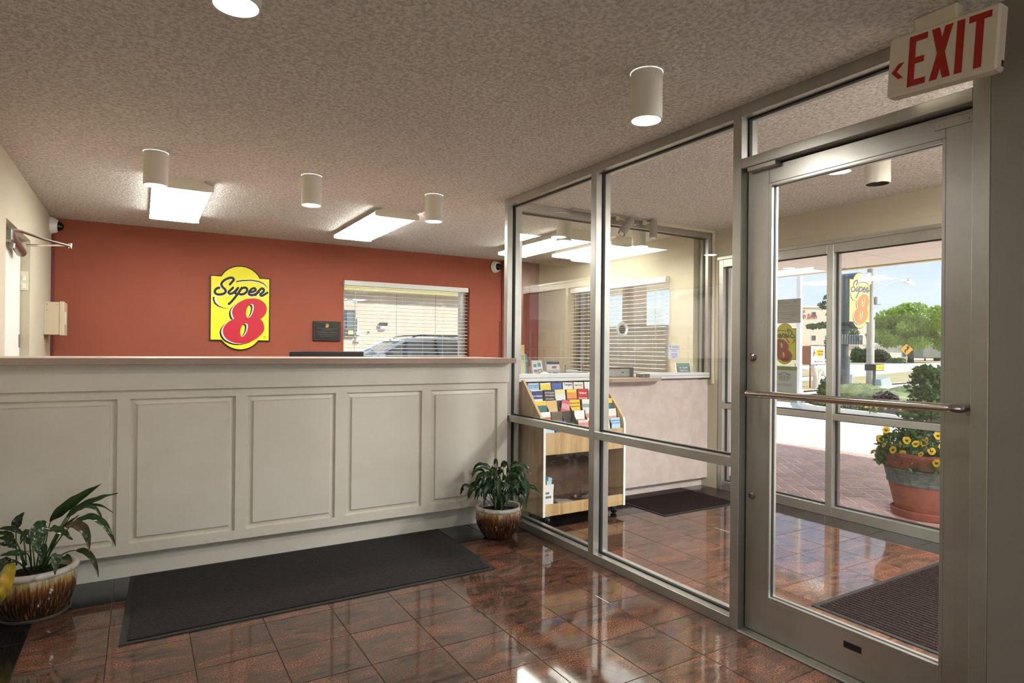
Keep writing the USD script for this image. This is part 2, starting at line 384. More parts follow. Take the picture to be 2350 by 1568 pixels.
for i in range(len(xs)-1):
    for j in range(len(ys)-1):
        x0, x1, y0, y1 = xs[i], xs[i+1], ys[j], ys[j+1]
        if y0 < .85 and x0 < 2.2: continue
        black = x1 <= GX-2*TP+.01 or y0 >= GY+2*TP-.01 or x0 >= 4.32
        if y0 >= GY+2*TP-.01 and x1 < 2.33: y1 = 3.995
        tile(x0, x1, y0, y1, "tile_black" if black else "tile_granite")
struct("ceiling", MB().box(-.8, 4.75, -2.3, 6.95, CEIL, CEIL+.12), "ceiling_popcorn")
# left wall with the deep door recess
struct("wall_left", wall_with_hole("x", -.68, -.13, -2.3, 6.95, -.01, CEIL, [(4.62, 5.555, -.02, 2.01)]), "wall_beige")
d1 = thing("door_1", "white painted door set deep in the left wall behind the counter", "door", kind="structure")
obj("door_leaf", MB().box(-.78, -.735, 4.625, 5.548, .01, 2.0, .003), "door_white", d1)
obj("door_frame", MB().box(-.81, -.785, 5.50, 5.56, 0, 2.02).box(-.81, -.785, 4.56, 5.56, 1.98, 2.06), "wall_beige", d1)
obj("hinge", MB().box(-.737, -.731, 5.50, 5.545, 1.25, 1.34, .001), "steel", d1)
# red back wall with its window opening, maroon pier and strips
struct("wall_back", wall_with_hole("y", 6.75, .2, -.68, 4.6, -.01, CEIL, [(1.90, 3.445, .95, 2.012)]), "wall_red")
struct("trim_1", MB().box(3.888, 4.285, 6.715, 6.75, 0, CEIL, .004).box(4.285, 4.45, 6.742, 6.75, 0, CEIL).box(3.862, 3.888, 6.742, 6.7505, 0, 1.62), "wall_maroon")
struct("trim_2", MB().box(-.68, -.655, 6.735, 6.75, 0, 2.30, .002), "wall_maroon")
struct("wall_right", wall_with_hole("x", 4.45, .3, 4.105, 6.95, -.01, CEIL, [(4.411, 5.97, .95, 2.002)]), "wall_beige")
# vestibule side: strip beside the night window and band over the outer glazing
struct("wall_vestibule", MB().box(4.572, 4.698, 3.91, 4.11, 0, CEIL).box(4.572, 4.75, -1.0, 3.91, 2.128, CEIL).box(4.572, 4.75, -2.3, -1.0, 0, CEIL), "wall_beige")
struct("wall_night", MB().box(2.40, 4.572, 4.032, 4.15, .085, 1.005).box(2.40, 4.572, 4.10, 4.15, 0, .085), "wall_pink")
struct("wall_entrance", MB().box(X0, 2.46, -2.3, .912, 0, CEIL, .003), "wall_grey")
struct("wall_front", wall_with_hole("y", -2.2, -.12, -.68, 4.75, -.01, CEIL, [(-.60, 2.25, .06, 2.30), (2.5, 4.5, .06, 2.2)]), "wall_beige")
w9 = thing("window_6", kind="structure")  # unseen glazing behind the camera, placed to let daylight into the lobby
for a, b in ((-.60, 2.25), (2.5, 4.5)):
    n = 3
    for k in range(n+1): x = a+(b-a)*k/n; obj("mullion", MB().box(x-.025, x+.025, -2.29, -2.20, .06, 2.25), "aluminium", w9)
    obj("pane", MB().box(a, b, -2.25, -2.244, .06, 2.25), "pane_glass", w9)

# ---------------------------------------------------------------- glazed partition between lobby and vestibule
p3 = thing("window_3", "aluminium framed glass partition between lobby and vestibule", "glass partition", kind="structure")
XB = X0+.114; XG = X0+.057
def bar(y0, y1, z0, z1, parent, name, mt="aluminium", xa=X0, xb=XB): return obj(name, MB().box(xa, xb, y0, y1, z0, z1, .0018), mt, parent)
bar(3.955, 4.0, 0, CEIL, p3, "mullion"); bar(2.915, 2.965, .0, CEIL, p3, "mullion"); bar(1.872, 1.918, 0, CEIL, p3, "mullion"); bar(.912, .962, 0, CEIL, p3, "mullion")
for a, b in ((1.918, 2.915), (2.965, 3.955)):
    bar(a, b, 2.335, CEIL, p3, "rail"); bar(a, b, .737, .782, p3, "rail"); bar(a, b, 0, .05, p3, "rail")
bar(.962, 1.872, 2.335, CEIL, p3, "rail"); bar(.962, 1.872, 2.098, 2.143, p3, "rail")
def gasket(y0, y1, z0, z1, x, parent, w=.007, t=.010):
    m = MB().box(x-t, x+t, y0, y0+w, z0, z1).box(x-t, x+t, y1-w, y1, z0, z1).box(x-t, x+t, y0+w, y1-w, z0, z0+w).box(x-t, x+t, y0+w, y1-w, z1-w, z1)
    obj("gasket", m, "gasket", parent, smooth=False)
for a, b, c, d in ((1.918, 2.915, .782, 2.335), (2.965, 3.955, .782, 2.335), (1.918, 2.915, .05, .737), (2.965, 3.955, .05, .737), (.962, 1.872, 2.143, 2.335)):
    gasket(a, b, c, d, XG, p3); obj("pane", MB().box(XG-.003, XG+.003, a+.002, b-.002, c+.002, d-.002), "pane_glass", p3, smooth=False)
# the door in it
DX = 2.374
d2 = thing("door_2", "glazed aluminium entrance door with a steel push bar across it", "door", kind="structure")
obj("stile", MB().box(DX, DX+.045, 1.758, 1.868, .012, 2.09, .002), "aluminium", d2)
obj("stile", MB().box(DX, DX+.045, .966, 1.060, .012, 2.09, .002), "aluminium", d2)
obj("rail", MB().box(DX, DX+.045, 1.060, 1.758, 2.012, 2.09, .002), "aluminium", d2)
obj("rail", MB().box(DX, DX+.045, 1.060, 1.758, .012, .178, .002), "aluminium", d2)
bd = MB()
for xa, xb in ((DX-.001, DX+.016), (DX+.029, DX+.046)):
    bd.box(xa, xb, 1.744, 1.759, .178, 2.012, .001).box(xa, xb, 1.059, 1.070, .178, 2.012, .001).box(xa, xb, 1.07, 1.744, .178, .19, .001).box(xa, xb, 1.07, 1.744, 2.0, 2.012, .001)
obj("glazing_bead", bd, "aluminium", d2)
gasket(1.066, 1.748, .184, 2.006, DX+.0225, d2, .006, .0065)
obj("pane", MB().box(DX+.0195, DX+.0255, 1.06, 1.758, .18, 2.01), "pane_glass", d2, smooth=False)
b = MB().tube([(DX-.005, .992, 1.088), (2.325, .985, 1.088), (2.306, .992, 1.088), (2.300, 1.012, 1.088), (2.300, 1.79, 1.083), (2.301, 1.808, 1.083)], .0150, 16)
b.cyl((2.301, 1.80, 1.083), (DX, 1.80, 1.083), .011)
obj("push_bar", b, "chrome", d2)
for z, c in ((1.243, "steel"), (.62, "steel")):
    o = obj("lock_cylinder", MB().lathe([(0, .012), (.010, .012), (.0155, .008), (.018, 0), (.018, -.01)][::-1], (DX, 1.835, z), 20, (-1, 0, 0)), c, d2)
    obj("keyway", MB().box(DX-.0135, DX-.0115, 1.8338, 1.8362, z-.008, z+.004), "black_plastic", o)
obj("slot", MB().box(DX-.0008, DX+.002, 1.335, 1.405, .115, .140), "black_plastic", d2)
obj("pivot_plate", MB().box(2.335, 2.372, 1.70, 1.845, 2.078, 2.098, .002), "aluminium", d2)
obj("pivot_plate", MB().box(DX-.004, DX, .975, 1.095, 2.045, 2.078, .001).cyl((DX-.0055, .99, 2.06), (DX-.004, .99, 2.06), .004).cyl((DX-.0055, 1.08, 2.06), (DX-.004, 1.08, 2.06), .004), "aluminium", d2)
obj("weatherstrip", MB().box(2.385, 2.41, .962, 1.872, 2.0905, 2.0975).box(2.395, 2.41, 1.8685, 1.8715, .02, 2.09), "gasket", d2)
th = MB().box(2.325, 2.46, .962, 1.872, .0005, .007, .001)
for k in range(6): th.box(2.333+.019*k, 2.341+.019*k, .962, 1.872, .007, .0105)
obj("threshold", th, "aluminium", d2)

# ---------------------------------------------------------------- night window over the pink wall
w4 = thing("window_4", "night service window with white sill and round speak-through", "service window", kind="structure")
YA, YB, YG = 3.985, 4.085, 4.035
def nbar(x0, x1, z0, z1, mt="aluminium", nm="rail", ya=YA, yb=YB): return obj(nm, MB().box(x0, x1, ya, yb, z0, z1, .0018), mt, w4)
nbar(2.445, 4.56, 2.318, CEIL); nbar(2.445, 2.475, 1.06, 2.318, "aluminium", "mullion"); nbar(4.51, 4.56, 1.02, 2.318, "aluminium", "mullion")
nbar(2.445, 3.30, 1.02, 1.078, "aluminium_bright", "sill", 3.975); nbar(3.785, 4.53, 1.022, 1.070, "aluminium_bright", "sill", 3.975)
obj("sill_groove", MB().box(2.446, 3.30, 3.9735, 3.975, 1.047, 1.051).box(3.785, 4.53, 3.9735, 3.975, 1.044, 1.048), "track_grey", w4)
obj("latch", MB().box(3.70, 3.785, 3.978, 4.06, 1.032, 1.068, .002).box(3.738, 3.752, 3.972, 3.98, 1.036, 1.064, .001), "steel", w4)
def ngask(x0, x1, z0, z1):
    w, t = .009, .010
    obj("gasket", MB().box(x0, x1, YG-t, YG+t, z1-w, z1).box(x0, x0+w, YG-t, YG+t, z0, z1).box(x1-w, x1, YG-t, YG+t, z0, z1), "gasket", w4, smooth=False)
ngask(2.475, 4.51, 1.07, 2.318)
obj("pane", MB().box(2.477, 4.508, YG-.003, YG+.003, 1.035, 2.316), "pane_office", w4, smooth=False)
gx, gz = 3.513, 1.447
g = obj("speak_through", MB().lathe([(.040, 0), (.040, .004), (.058, .010), (.066, .004), (.066, 0)], (gx, YG-.003, gz), 40, (0, -1, 0)), "aluminium_bright", w4)
sl = MB().lathe([(0, .002), (.040, .002)], (gx, YG-.003, gz), 40, (0, -1, 0))
obj("grille_plate", sl, "steel", g)
s2 = MB()
for k, w in ((-1.5, .02), (-.5, .028), (.5, .028), (1.5, .02)): s2.box(gx-w, gx+w, YG-.0068, YG-.005, gz+k*.017-.0042, gz+k*.017+.0042, .0008)
obj("grille_slots", s2, "gasket", g)

# ---------------------------------------------------------------- outer glazing of the vestibule
w5 = thing("window_5", "outer aluminium framed glazing of the vestibule facing the driveway", "storefront glazing", kind="structure")
SX0, SX1, SXG = 4.572, 4.682, 4.625
MY = [3.89, 2.838, 1.78, .72, -.34, -1.0]
for y in MY: obj("mullion", MB().box(SX0, SX1, y-.027, y+.027, 0, 2.108, .0018), "aluminium", w5)
for k in range(len(MY)-1):
    a, b_ = MY[k+1]+.027, MY[k]-.027
    for z0, z1 in ((0, .078), (.745, .793), (2.040, 2.108)): obj("rail", MB().box(SX0, SX1, a, b_, z0, z1, .0018), "aluminium", w5)
    for z0, z1 in ((.078, .745), (.793, 2.04)):
        gasket(a, b_, z0, z1, SXG, w5, .008); obj("pane", MB().box(SXG-.003, SXG+.003, a+.002, b_-.002, z0+.002, z1-.002), "pane_glass", w5, smooth=False)
obj("head_trim", MB().box(4.560, 4.572, -1.0, 3.925, 2.108, 2.136, .001), "aluminium", w5)

# ---------------------------------------------------------------- windows of the office with venetian blinds
def blind(win, u, o, length, z_top, z_bot, n_out, pitch=.0415):
    """A venetian blind: o = one end, u = direction along it, n_out = direction into the room."""
    u, n, o = np.array(u, float), np.array(n_out, float), np.array(o, float)
    def bx(a0, a1, n0, n1, z0, z1, b=.0):
        m = MB().box(a0, a1, n0, n1, z0, z1, b); R = np.eye(4); R[:3, 0], R[:3, 1], R[:3, 3] = u, n, o; return m.xf(R)
    b_ = thing("venetian_blind", *win)
    obj("headrail", bx(-.01, length+.01, 0, .055, z_top-.055, z_top, .003), "blind_white", b_)
    z = z_top-.075; zs = []
    while z > z_bot+.03: zs.append(z); z -= pitch
    for z in zs:
        w, sag = .024, .0035; rows = []
        for a in (0, length):
            for t in (-1, 0, 1): rows.append(o+u*a+n*(.028+w*t)+np.array([0, 0, z+(sag if t == 0 else 0)-.0025*t]))
        rows = np.array(rows); th_ = np.array([0, 0, -.0016]); v = np.vstack([rows, rows+th_])
        f = [(0, 1, 4), (0, 4, 3), (1, 2, 5), (1, 5, 4), (6, 10, 7), (6, 9, 10), (7, 11, 8), (7, 10, 11), (0, 9, 6), (0, 3, 9), (2, 8, 11), (2, 11, 5), (0, 6, 7), (0, 7, 1), (1, 7, 8), (1, 8, 2), (3, 4, 10), (3, 10, 9), (4, 5, 11), (4, 11, 10)]
        obj("slat", mesh_of(v, f), "blind_white", b_, smooth=False)
    obj("bottom_rail", bx(0, length, .003, .053, z_bot, z_bot+.018, .003), "blind_white", b_)
    for t in (.07, .105, .27, .44, .61, .78, .94):
        obj("cord", MB().tube([o+u*length*t+n*.054+[0, 0, z_top-.05], o+u*length*t+n*.054+[0, 0, z_bot+.01]], .0011, 5), "blind_white", b_)
    obj("tilt_wand", MB().tube([o+u*length*.075+n*.062+[0, 0, z_top-.05], o+u*length*.075+n*.062+[0, 0, z_top-.62]], .004, 8), "acrylic", b_)
    return b_
w1 = thing("window_1", "wide office window in the red back wall", "window", kind="structure")
fm = MB().box(1.90, 1.93, 6.84, 6.90, .95, 2.012).box(3.36, 3.40, 6.84, 6.90, .95, 2.012).box(1.90, 3.445, 6.84, 6.90, .95, .99).box(1.90, 3.445, 6.84, 6.90, 1.975, 2.012).box(3.40, 3.445, 6.86, 6.90, .95, 2.012)
obj("window_frame", fm, "aluminium", w1); obj("pane", MB().box(1.93, 3.36, 6.868, 6.874, .99, 1.975), "pane_glass", w1, smooth=False)
obj("sill", MB().box(1.88, 3.465, 6.72, 6.84, .93, .955, .003), "blind_white", w1)
blind(("white venetian blind half open over the window in the red wall", "window blind"), (1, 0, 0), (1.905, 6.756, 0), 1.49, 2.005, .99, (0, -1, 0))
w2 = thing("window_2", "office side window in the beige right wall", "window", kind="structure")
fm = MB().box(4.52, 4.58, 4.411, 4.45, .95, 2.002).box(4.52, 4.58, 5.93, 5.97, .95, 2.002).box(4.52, 4.58, 4.411, 5.97, .95, .99).box(4.52, 4.58, 4.411, 5.97, 1.965, 2.002)
obj("window_frame", fm, "aluminium", w2); obj("pane", MB().box(4.547, 4.553, 4.45, 5.93, .99, 1.965), "pane_glass", w2, smooth=False)
blind(("white venetian blind in the beige side wall seen through the service window", "window blind"), (0, 1, 0), (4.447, 4.42, 0), 1.54, 1.995, 1.0, (-1, 0, 0))

# ---------------------------------------------------------------- reception counter
ct = thing("reception_counter", "long cream panelled reception counter with raised panels and kick base", "reception desk", (.8, 3.92, 0))
xl, xr = -.675, 2.321
obj("kick_base", MB().box(xl, xr, 3.99, 4.3, 0, .15), "counter_paint", ct)
body = MB()
pan = [(-.627+.0, -.103)]+[(-.045+.586*k, .480+.583*k) for k in range(4)]
pan = [(-.63, -.103), (-.045, .480), (.542, 1.061), (1.130, 1.646), (1.713, 2.236)]
face = sbox(xl, .143, xr, 1.03)
for a, b_ in pan: face = face.difference(sbox(a, .195, b_, .981))
body.ext(face, .022, (0, Y0, 0), (1, 0, 0), (0, 0, 1), (0, 1, 0)).box(xl, xr, Y0+.022, 4.3, .143, 1.168)
obj("body", body, "counter_paint", ct, smooth=False)
for a, b_ in pan:
    i, s = .036, .012; z0, z1 = .195, .981; y_out, y_in, y_top = Y0+.016, Y0+.020, Y0+.003
    r = [[(a, Y0+.0219, z0), (b_, Y0+.0219, z0), (b_, Y0+.0219, z1), (a, Y0+.0219, z1)],
         [(a+.007, Y0+.0215, z0+.007), (b_-.007, Y0+.0215, z0+.007), (b_-.007, Y0+.0215, z1-.007), (a+.007, Y0+.0215, z1-.007)],
         [(a+i-.006, Y0+.016, z0+i-.006), (b_-i+.006, Y0+.016, z0+i-.006), (b_-i+.006, Y0+.016, z1-i+.006), (a+i-.006, Y0+.016, z1-i+.006)],
         [(a+i, Y0+.002, z0+i), (b_-i, Y0+.002, z0+i), (b_-i, Y0+.002, z1-i), (a+i, Y0+.002, z1-i)]]
    v = np.array(sum(r, [])); f = []
    for k in range(3):
        for q in range(4): j = (q+1) % 4; f += [(4*k+q, 4*k+j, 4*k+4+j), (4*k+q, 4*k+4+j, 4*k+4+q)]
    f += [(12, 13, 14), (12, 14, 15)]
    obj("panel", mesh_of(v, f), "counter_paint", ct, smooth=False)
obj("apron", MB().box(xl, xr+.002, 3.897, 3.93, 1.028, 1.168, .002), "counter_paint", ct)
wt = MB().box(xl, 2.322, 3.80, 4.42, 1.168, 1.204, .002)
single("worktop", wt, "counter_laminate", "speckled pinkish brown laminate top along the whole reception counter", "countertop")
# ================================================================ ceiling lamps
def can_light(x, y, label, group, lit=True, r=.0635, z0=2.195, name="downlight"):
    t = thing(name, label, "ceiling lamp", (x, y, z0), 0, group)
    obj("housing", MB().lathe([(r-.006, .03), (r-.006, 0), (r, 0), (r, CEIL-z0-.002)], (x, y, z0), 40), "lamp_housing", t)
    obj("gap_ring", MB().lathe([(r-.004, CEIL-z0-.004), (r-.004, CEIL-z0)], (x, y, z0), 40), "gasket", t)
    if lit: obj("glowing_lens", MB().lathe([(0, .0035), (r-.0065, .0035), (r-.0065, .02), (0, .02)], (x, y, z0), 40), "lamp_glow", t)
    else:
        obj("inner_baffle", MB().lathe([(r-.006, .002), (r-.010, .10), (0, .10)], (x, y, z0), 40), "lamp_inside_dark", t)
        obj("bulb", MB().lathe([(0, .012), (.015, .014), (.028, .026), (.032, .045), (.022, .07), (.012, .1)], (x, y, z0), 28), "bulb", t)
    return t
can_light(.066, 4.13, "white cylinder downlight at the left, over the reception counter beside the left fluorescent lamp", "cylinder downlights")
can_light(.948, 4.14, "white cylinder downlight in the middle, over the reception counter between the two fluorescent lamps", "cylinder downlights")
can_light(1.828, 4.17, "white cylinder downlight over the counter end, right of the diagonal-looking fluorescent lamp", "cylinder downlights")
can_light(1.738, 1.86, "large-looking lit cylinder downlight near the glass partition in the lobby ceiling", "cylinder downlights")
can_light(.214, 1.83, "lit cylinder downlight nearest the camera, cut by the top of the photo", "cylinder downlights")
can_light(3.09, 4.30, "lit cylinder downlight seen through the left part of the service window", "cylinder downlights")
can_light(3.895, 4.25, "lit cylinder downlight behind the glass near the track spotlights", "cylinder downlights")
can_light(3.46, 1.88, "unlit cream cylinder downlight with a dark mouth in the vestibule ceiling", "cylinder downlights", lit=False)
def wrap_light(x, y0, y1, label, w=.36, z=2.322, glow="tube_glow"):
    t = thing("fluorescent_lamp", label, "ceiling lamp", (x, (y0+y1)/2, z), 0, "wraparound fluorescent lamps")
    a, b = x-w/2, x+w/2
    pr = Polygon([(-w/2+.055, CEIL-z), (-w/2+.055, CEIL-z-.012), (-w/2-.004, .034), (-w/2-.004, -.002), (-w/2+.03, -.006), (w/2-.03, -.006), (w/2+.004, -.002), (w/2+.004, .034), (w/2-.055, CEIL-z-.012), (w/2-.055, CEIL-z)])
    for yy, s in ((y0, 1), (y1, -1)): obj("end_cap", MB().ext(pr, .014, (x, yy, z), (1, 0, 0), (0, 0, 1), (0, s, 0)), "lamp_housing", t, smooth=False)
    pan_ = [(-w/2-.002, .027), (w/2+.002, .027), (w/2+.002, .031), (w/2-.055, CEIL-z-.012), (-w/2+.055, CEIL-z-.012), (-w/2-.002, .031)]
    obj("reflector_pan", MB().ext(Polygon(pan_), y1-y0-.03, (x, y1-.015, z), (1, 0, 0), (0, 0, 1), (0, -1, 0)), "lamp_housing", t, smooth=False)
    obj("back_pan", MB().box(a+.06, b-.06, y0+.015, y1-.015, CEIL-.016, CEIL), "lamp_housing", t)
    ln = [(-w/2, .026), (-w/2+.004, .006), (-w/2+.03, -.004), (-.04, -.0015), (0, .0025), (.04, -.0015), (w/2-.03, -.004), (w/2-.004, .006), (w/2, .026)]
    obj("glowing_lens", MB().ext(Polygon(ln), y1-y0-.03, (x, y1-.015, z), (1, 0, 0), (0, 0, 1), (0, -1, 0)), glow, t)
wrap_light(.235, 4.66, 5.93, "square-looking fluorescent wraparound lamp on the left, beside the first downlight")
wrap_light(1.765, 4.74, 5.98, "long fluorescent wraparound lamp in the middle of the office ceiling")
wrap_light(3.52, 4.62, 5.88, "fluorescent wraparound lamp crossing behind the corner post of the partition", z=2.30)
wrap_light(4.10, 4.66, 5.68, "fluorescent wraparound lamp by the beige side wall behind the service window", z=2.30, glow="dim_tube_glow")
wrap_light(2.95, -.35, .92, "added fill lamp in the vestibule ceiling hidden by the wall right of the door", z=2.30, glow="bright_tube_glow")  # added lamp, out of view, to brighten the pink wall and the counter
wrap_light(4.0, -.35, .92, "added fill lamp out of view in the vestibule ceiling nearer the outer glazing", z=2.30, glow="bright_tube_glow")  # second added lamp, also out of view, filling the vestibule with light
# track with two spotlights in the vestibule
tr = thing("track_light", "grey track rail with two spotlight heads at the top of the service window", "track light", (3.5, 3.93, 2.36))
obj("track_rail", MB().box(2.9, 3.80, 3.918, 3.952, CEIL-.022, CEIL, .002), "track_grey", tr)
obj("track_slot", MB().box(2.91, 3.79, 3.93, 3.94, CEIL-.0235, CEIL-.021), "gasket", tr)
for a, b, sx in (((3.475, 3.89, 2.35), (3.362, 3.875, 2.222), 3.36), ((3.725, 3.89, 2.372), (3.727, 3.888, 2.228), 3.66)):
    a, b = np.array(a), np.array(b); d = (b-a)/np.linalg.norm(b-a); L_ = np.linalg.norm(b-a)
    h = obj("spotlight_head", MB().lathe([(0, 0), (.030, 0), (.034, .004), (.034, L_-.004), (.030, L_), (.027, L_-.01), (0, L_-.012)], a, 28, d), "track_grey", tr)
    obj("bulb", MB().lathe([(.024, L_-.015), (.018, L_+.004), (0, L_+.009)], a, 20, d), "bulb", h)
    obj("arm", MB().box(sx-.02, sx+.02, 3.915, 3.935, 2.338, 2.37, .003).tube([(sx, 3.92, 2.352), (sx+.03, 3.905, 2.352), tuple(a+d*.03)], .006, 8), "cream_metal", tr)
# ================================================================ exit sign
EX = 2.20
tilt = math.radians(3.4)
def exr(m):
    c, s = math.cos(-tilt), math.sin(-tilt); R = np.eye(4); R[1:3, 1:3] = [[c, s], [-s, c]]; R2 = np.eye(4); R2[:3, 3] = (EX, 1.002, 2.238); R2[:3, :3] *= 1.06
    return m.xf(R2@R)
ex = thing("exit_sign", "cream EXIT sign with red letters and left arrow hanging over the door", "exit sign", (EX, 1.002, 2.238))
# built about its centre: u runs to the right as read (towards -y), face towards -x
obj("sign_body", exr(MB().box(0, .05, -.152, .152, -.094, .094, .006)), "exit_body", ex)
u, v, n = (0, -1, 0), (0, 0, 1), (-1, 0, 0)
def letters():
    H, W = .155, .0; out = []
    E_ = unary_union([sbox(0, 0, .019, H), sbox(0, 0, .052, .019), sbox(0, H-.019, .052, H), sbox(0, H*.5-.0095, .045, H*.5+.0095)])
    X_ = unary_union([Polygon([(0, 0), (.021, 0), (.058, H), (.037, H)]), Polygon([(.037, 0), (.058, 0), (.021, H), (0, H)])])
    I_ = sbox(0, 0, .020, H); T_ = unary_union([sbox(.0185, 0, .0385, H), sbox(0, H-.019, .057, H)])
    return [(E_, -.076), (X_, -.012), (I_, .057), (T_, .088)]
for L_, x in letters():
    obj("letter", exr(MB().ext(affinity.translate(L_, x-.013, -.077), .0012, (0, 0, 0), u, v, n)), "exit_red", ex, smooth=False)
ar = Polygon([(-.139, -.018), (-.118, .006), (-.102, .006), (-.123, -.018), (-.102, -.042), (-.118, -.042)])
obj("arrow", exr(MB().ext(ar, .0012, (0, 0, 0), u, v, n)), "exit_red", ex, smooth=False)
obj("end_label", exr(MB().box(.028, .042, -.1525, -.152, -.08, -.062)), "dark_grey", ex)
obj("mount", MB().box(EX+.004, EX+.05, .955, 1.085, 2.33, CEIL, .006), "cream_plastic", ex)
# ================================================================ the logo, as flat shapes in a unit frame (x 0..1 left to right, y up, width 1)
Q = np.array([(140, 262), (1037, 305), (1037, 1256), (140, 1250)], float)
def uv(p):
    """trace point -> unit frame of the sign: bilinear between the corners of its rectangle."""
    x, y = p; s = (x-140)/897.; yt, yb = Q[0, 1]+(Q[1, 1]-Q[0, 1])*s, Q[3, 1]+(Q[2, 1]-Q[3, 1])*s
    return s, (yb-y)/(yb-yt)*1.158
def smooth_closed(pts, n=8):
    p = np.array(pts+[pts[0]], float); d = np.r_[0, np.cumsum(np.sqrt(np.linalg.norm(np.diff(p, axis=0), axis=1)))]
    c = CubicSpline(d, p, bc_type="periodic"); return c(np.linspace(0, d[-1], n*len(pts), endpoint=False))
def smooth_open(pts, n=8):
    p = np.array(pts, float); d = np.r_[0, np.cumsum(np.sqrt(np.linalg.norm(np.diff(p, axis=0), axis=1)))]
    return CubicSpline(d, p)(np.linspace(0, d[-1], n*len(pts)))
def pix(poly): return shapely.transform(poly, lambda a: np.array([uv(q) for q in a]))
def build_logo():
    W_, Hh = 1.0, 1.158
    th_ = np.linspace(0, np.pi, 24); half = .327; rise = .196; R_ = (half**2+rise**2)/(2*rise); an = math.asin(half/R_)
    t = np.linspace(-an, an, 28); up_ = [(.5+R_*math.sin(a), Hh+rise-R_+R_*math.cos(a)) for a in t]; dn = [(.5-R_*math.sin(a), -(rise-.03)+R_-R_*math.cos(a)) for a in t]
    plate = Polygon([(0, Hh)]+up_+[(1, Hh), (1, 0)]+[(q[0], min(q[1], .0)) for q in dn]+[(0, 0)]).buffer(0)
    face = plate.buffer(-.018, join_style=2)
    S = [[(428, 402), (462, 362), (482, 325), (465, 305), (430, 303), (370, 325), (320, 365), (303, 402), (318, 440), (350, 472), (368, 507), (345, 540), (290, 556), (235, 550), (210, 525), (216, 490), (245, 462), (272, 457)],
         [(472, 452), (428, 495), (409, 523), (425, 543), (465, 536), (508, 500), (547, 455)], [(547, 455), (517, 500), (505, 530), (520, 545), (548, 535)],
         [(603, 452), (560, 520), (480, 630), (415, 697)], [(582, 480), (625, 452), (672, 455), (684, 485), (662, 525), (612, 550), (570, 545)],
         [(722, 512), (775, 507), (812, 480), (795, 456), (752, 468), (716, 508), (712, 543), (750, 560), (800, 550), (862, 512)],
         [(812, 556), (855, 500), (908, 455)], [(905, 457), (940, 482), (918, 520), (886, 547), (893, 566), (925, 562), (992, 520)]]
    sc = unary_union([LineString(smooth_open(s, 6)).buffer(17, 6) for s in S])
    dot = unary_union([LineString(smooth_open(s, 6)).buffer(19, 6) for s in S])
    sw1 = Polygon([(515, 372), (524, 352), (600, 336), (740, 328), (860, 345), (930, 375), (972, 412), (990, 455), (965, 418), (920, 386), (850, 360), (740, 343), (600, 352), (530, 366)])
    sw2 = Polygon([(180, 592), (208, 596), (203, 630), (222, 680), (268, 725), (340, 756), (445, 766), (340, 763), (260, 739), (205, 696), (183, 640)])
    sw2w = Polygon([(208, 602), (238, 607), (243, 645), (268, 700), (310, 738), (262, 718), (222, 680), (205, 635)])
    a = smooth_open([(888, 918), (938, 882), (977, 820), (987, 755), (962, 692), (905, 642), (830, 614), (745, 611), (660, 624), (590, 656), (525, 702), (482, 755), (464, 810), (472, 868), (498, 915)], 5)
    b = smooth_open([(498, 915), (450, 940), (398, 980), (355, 1030), (332, 1090), (338, 1150), (378, 1215), (450, 1262), (540, 1288), (640, 1286), (740, 1263), (830, 1216), (905, 1150), (946, 1088), (947, 1020), (925, 960), (888, 918)], 5)
    h1 = Polygon(smooth_closed([(700, 905), (674, 872), (669, 810), (685, 752), (718, 708), (757, 693), (785, 713), (788, 762), (770, 830), (737, 885)], 5))
    h2 = Polygon(smooth_closed([(612, 1195), (589, 1152), (588, 1090), (606, 1036), (640, 997), (672, 986), (698, 1004), (701, 1048), (686, 1110), (652, 1165)], 5))
    eight = Polygon(np.vstack([a, b[1:-1]])).buffer(0).difference(unary_union([h1, h2]))
    wh, bk = affinity.translate(eight, -24, 8), affinity.translate(eight, -46, 24)
    k = {"plate": plate, "face": face, "script": pix(sc), "script_white": pix(affinity.translate(dot, -10, 12)), "swoosh": unary_union([pix(sw1), pix(sw2)]),
         "swoosh_white": unary_union([pix(affinity.translate(sw1, -4, 17)), pix(sw2w)]), "eight": pix(eight), "eight_white": pix(wh), "eight_black": pix(bk)}
    return {q: (g.simplify(.0012) if q not in ("plate", "face") else g).buffer(0) for q, g in k.items()}
LOGO = build_logo()
def put_logo(parent, o, w, u, v, n, cols, thick=.004, step=.0008, sx=1.0, sy=1.0, plate=True):
    """Draws the logo from its lower left corner o, width w. cols: materials of plate, face, script, white, numeral."""
    sc = lambda g: affinity.scale(g, w*sx, w*sy, origin=(0, 0))
    if plate: obj("plate", MB().ext(sc(LOGO["plate"]), thick, o, u, v, n), cols[0], parent, smooth=False)
    obj("face", MB().ext(sc(LOGO["face"]), step, o, u, v, n, thick), cols[1], parent, smooth=False)
    k = thick+step
    obj("white_shadow", MB().ext(sc(LOGO["script_white"]), step*.6, o, u, v, n, k).ext(sc(LOGO["swoosh_white"]), step*.6, o, u, v, n, k), cols[3], parent, smooth=False)
    obj("script_lettering", MB().ext(sc(LOGO["script"]), step, o, u, v, n, k+step*.5).ext(sc(LOGO["swoosh"]), step, o, u, v, n, k+step*.5), cols[2], parent, smooth=False)
    obj("numeral_shadow", MB().ext(sc(LOGO["eight_black"]), step*.7, o, u, v, n, k), cols[2], parent, smooth=False)
    obj("numeral_outline", MB().ext(sc(LOGO["eight_white"]), step*1.3, o, u, v, n, k), cols[3], parent, smooth=False)
    obj("numeral", MB().ext(sc(LOGO["eight"]), step*2.0, o, u, v, n, k), cols[4], parent, smooth=False)
sg = thing("wall_sign", "yellow shaped sign with black script and red numeral on the red wall", "sign", (.86, 6.75, 1.325))
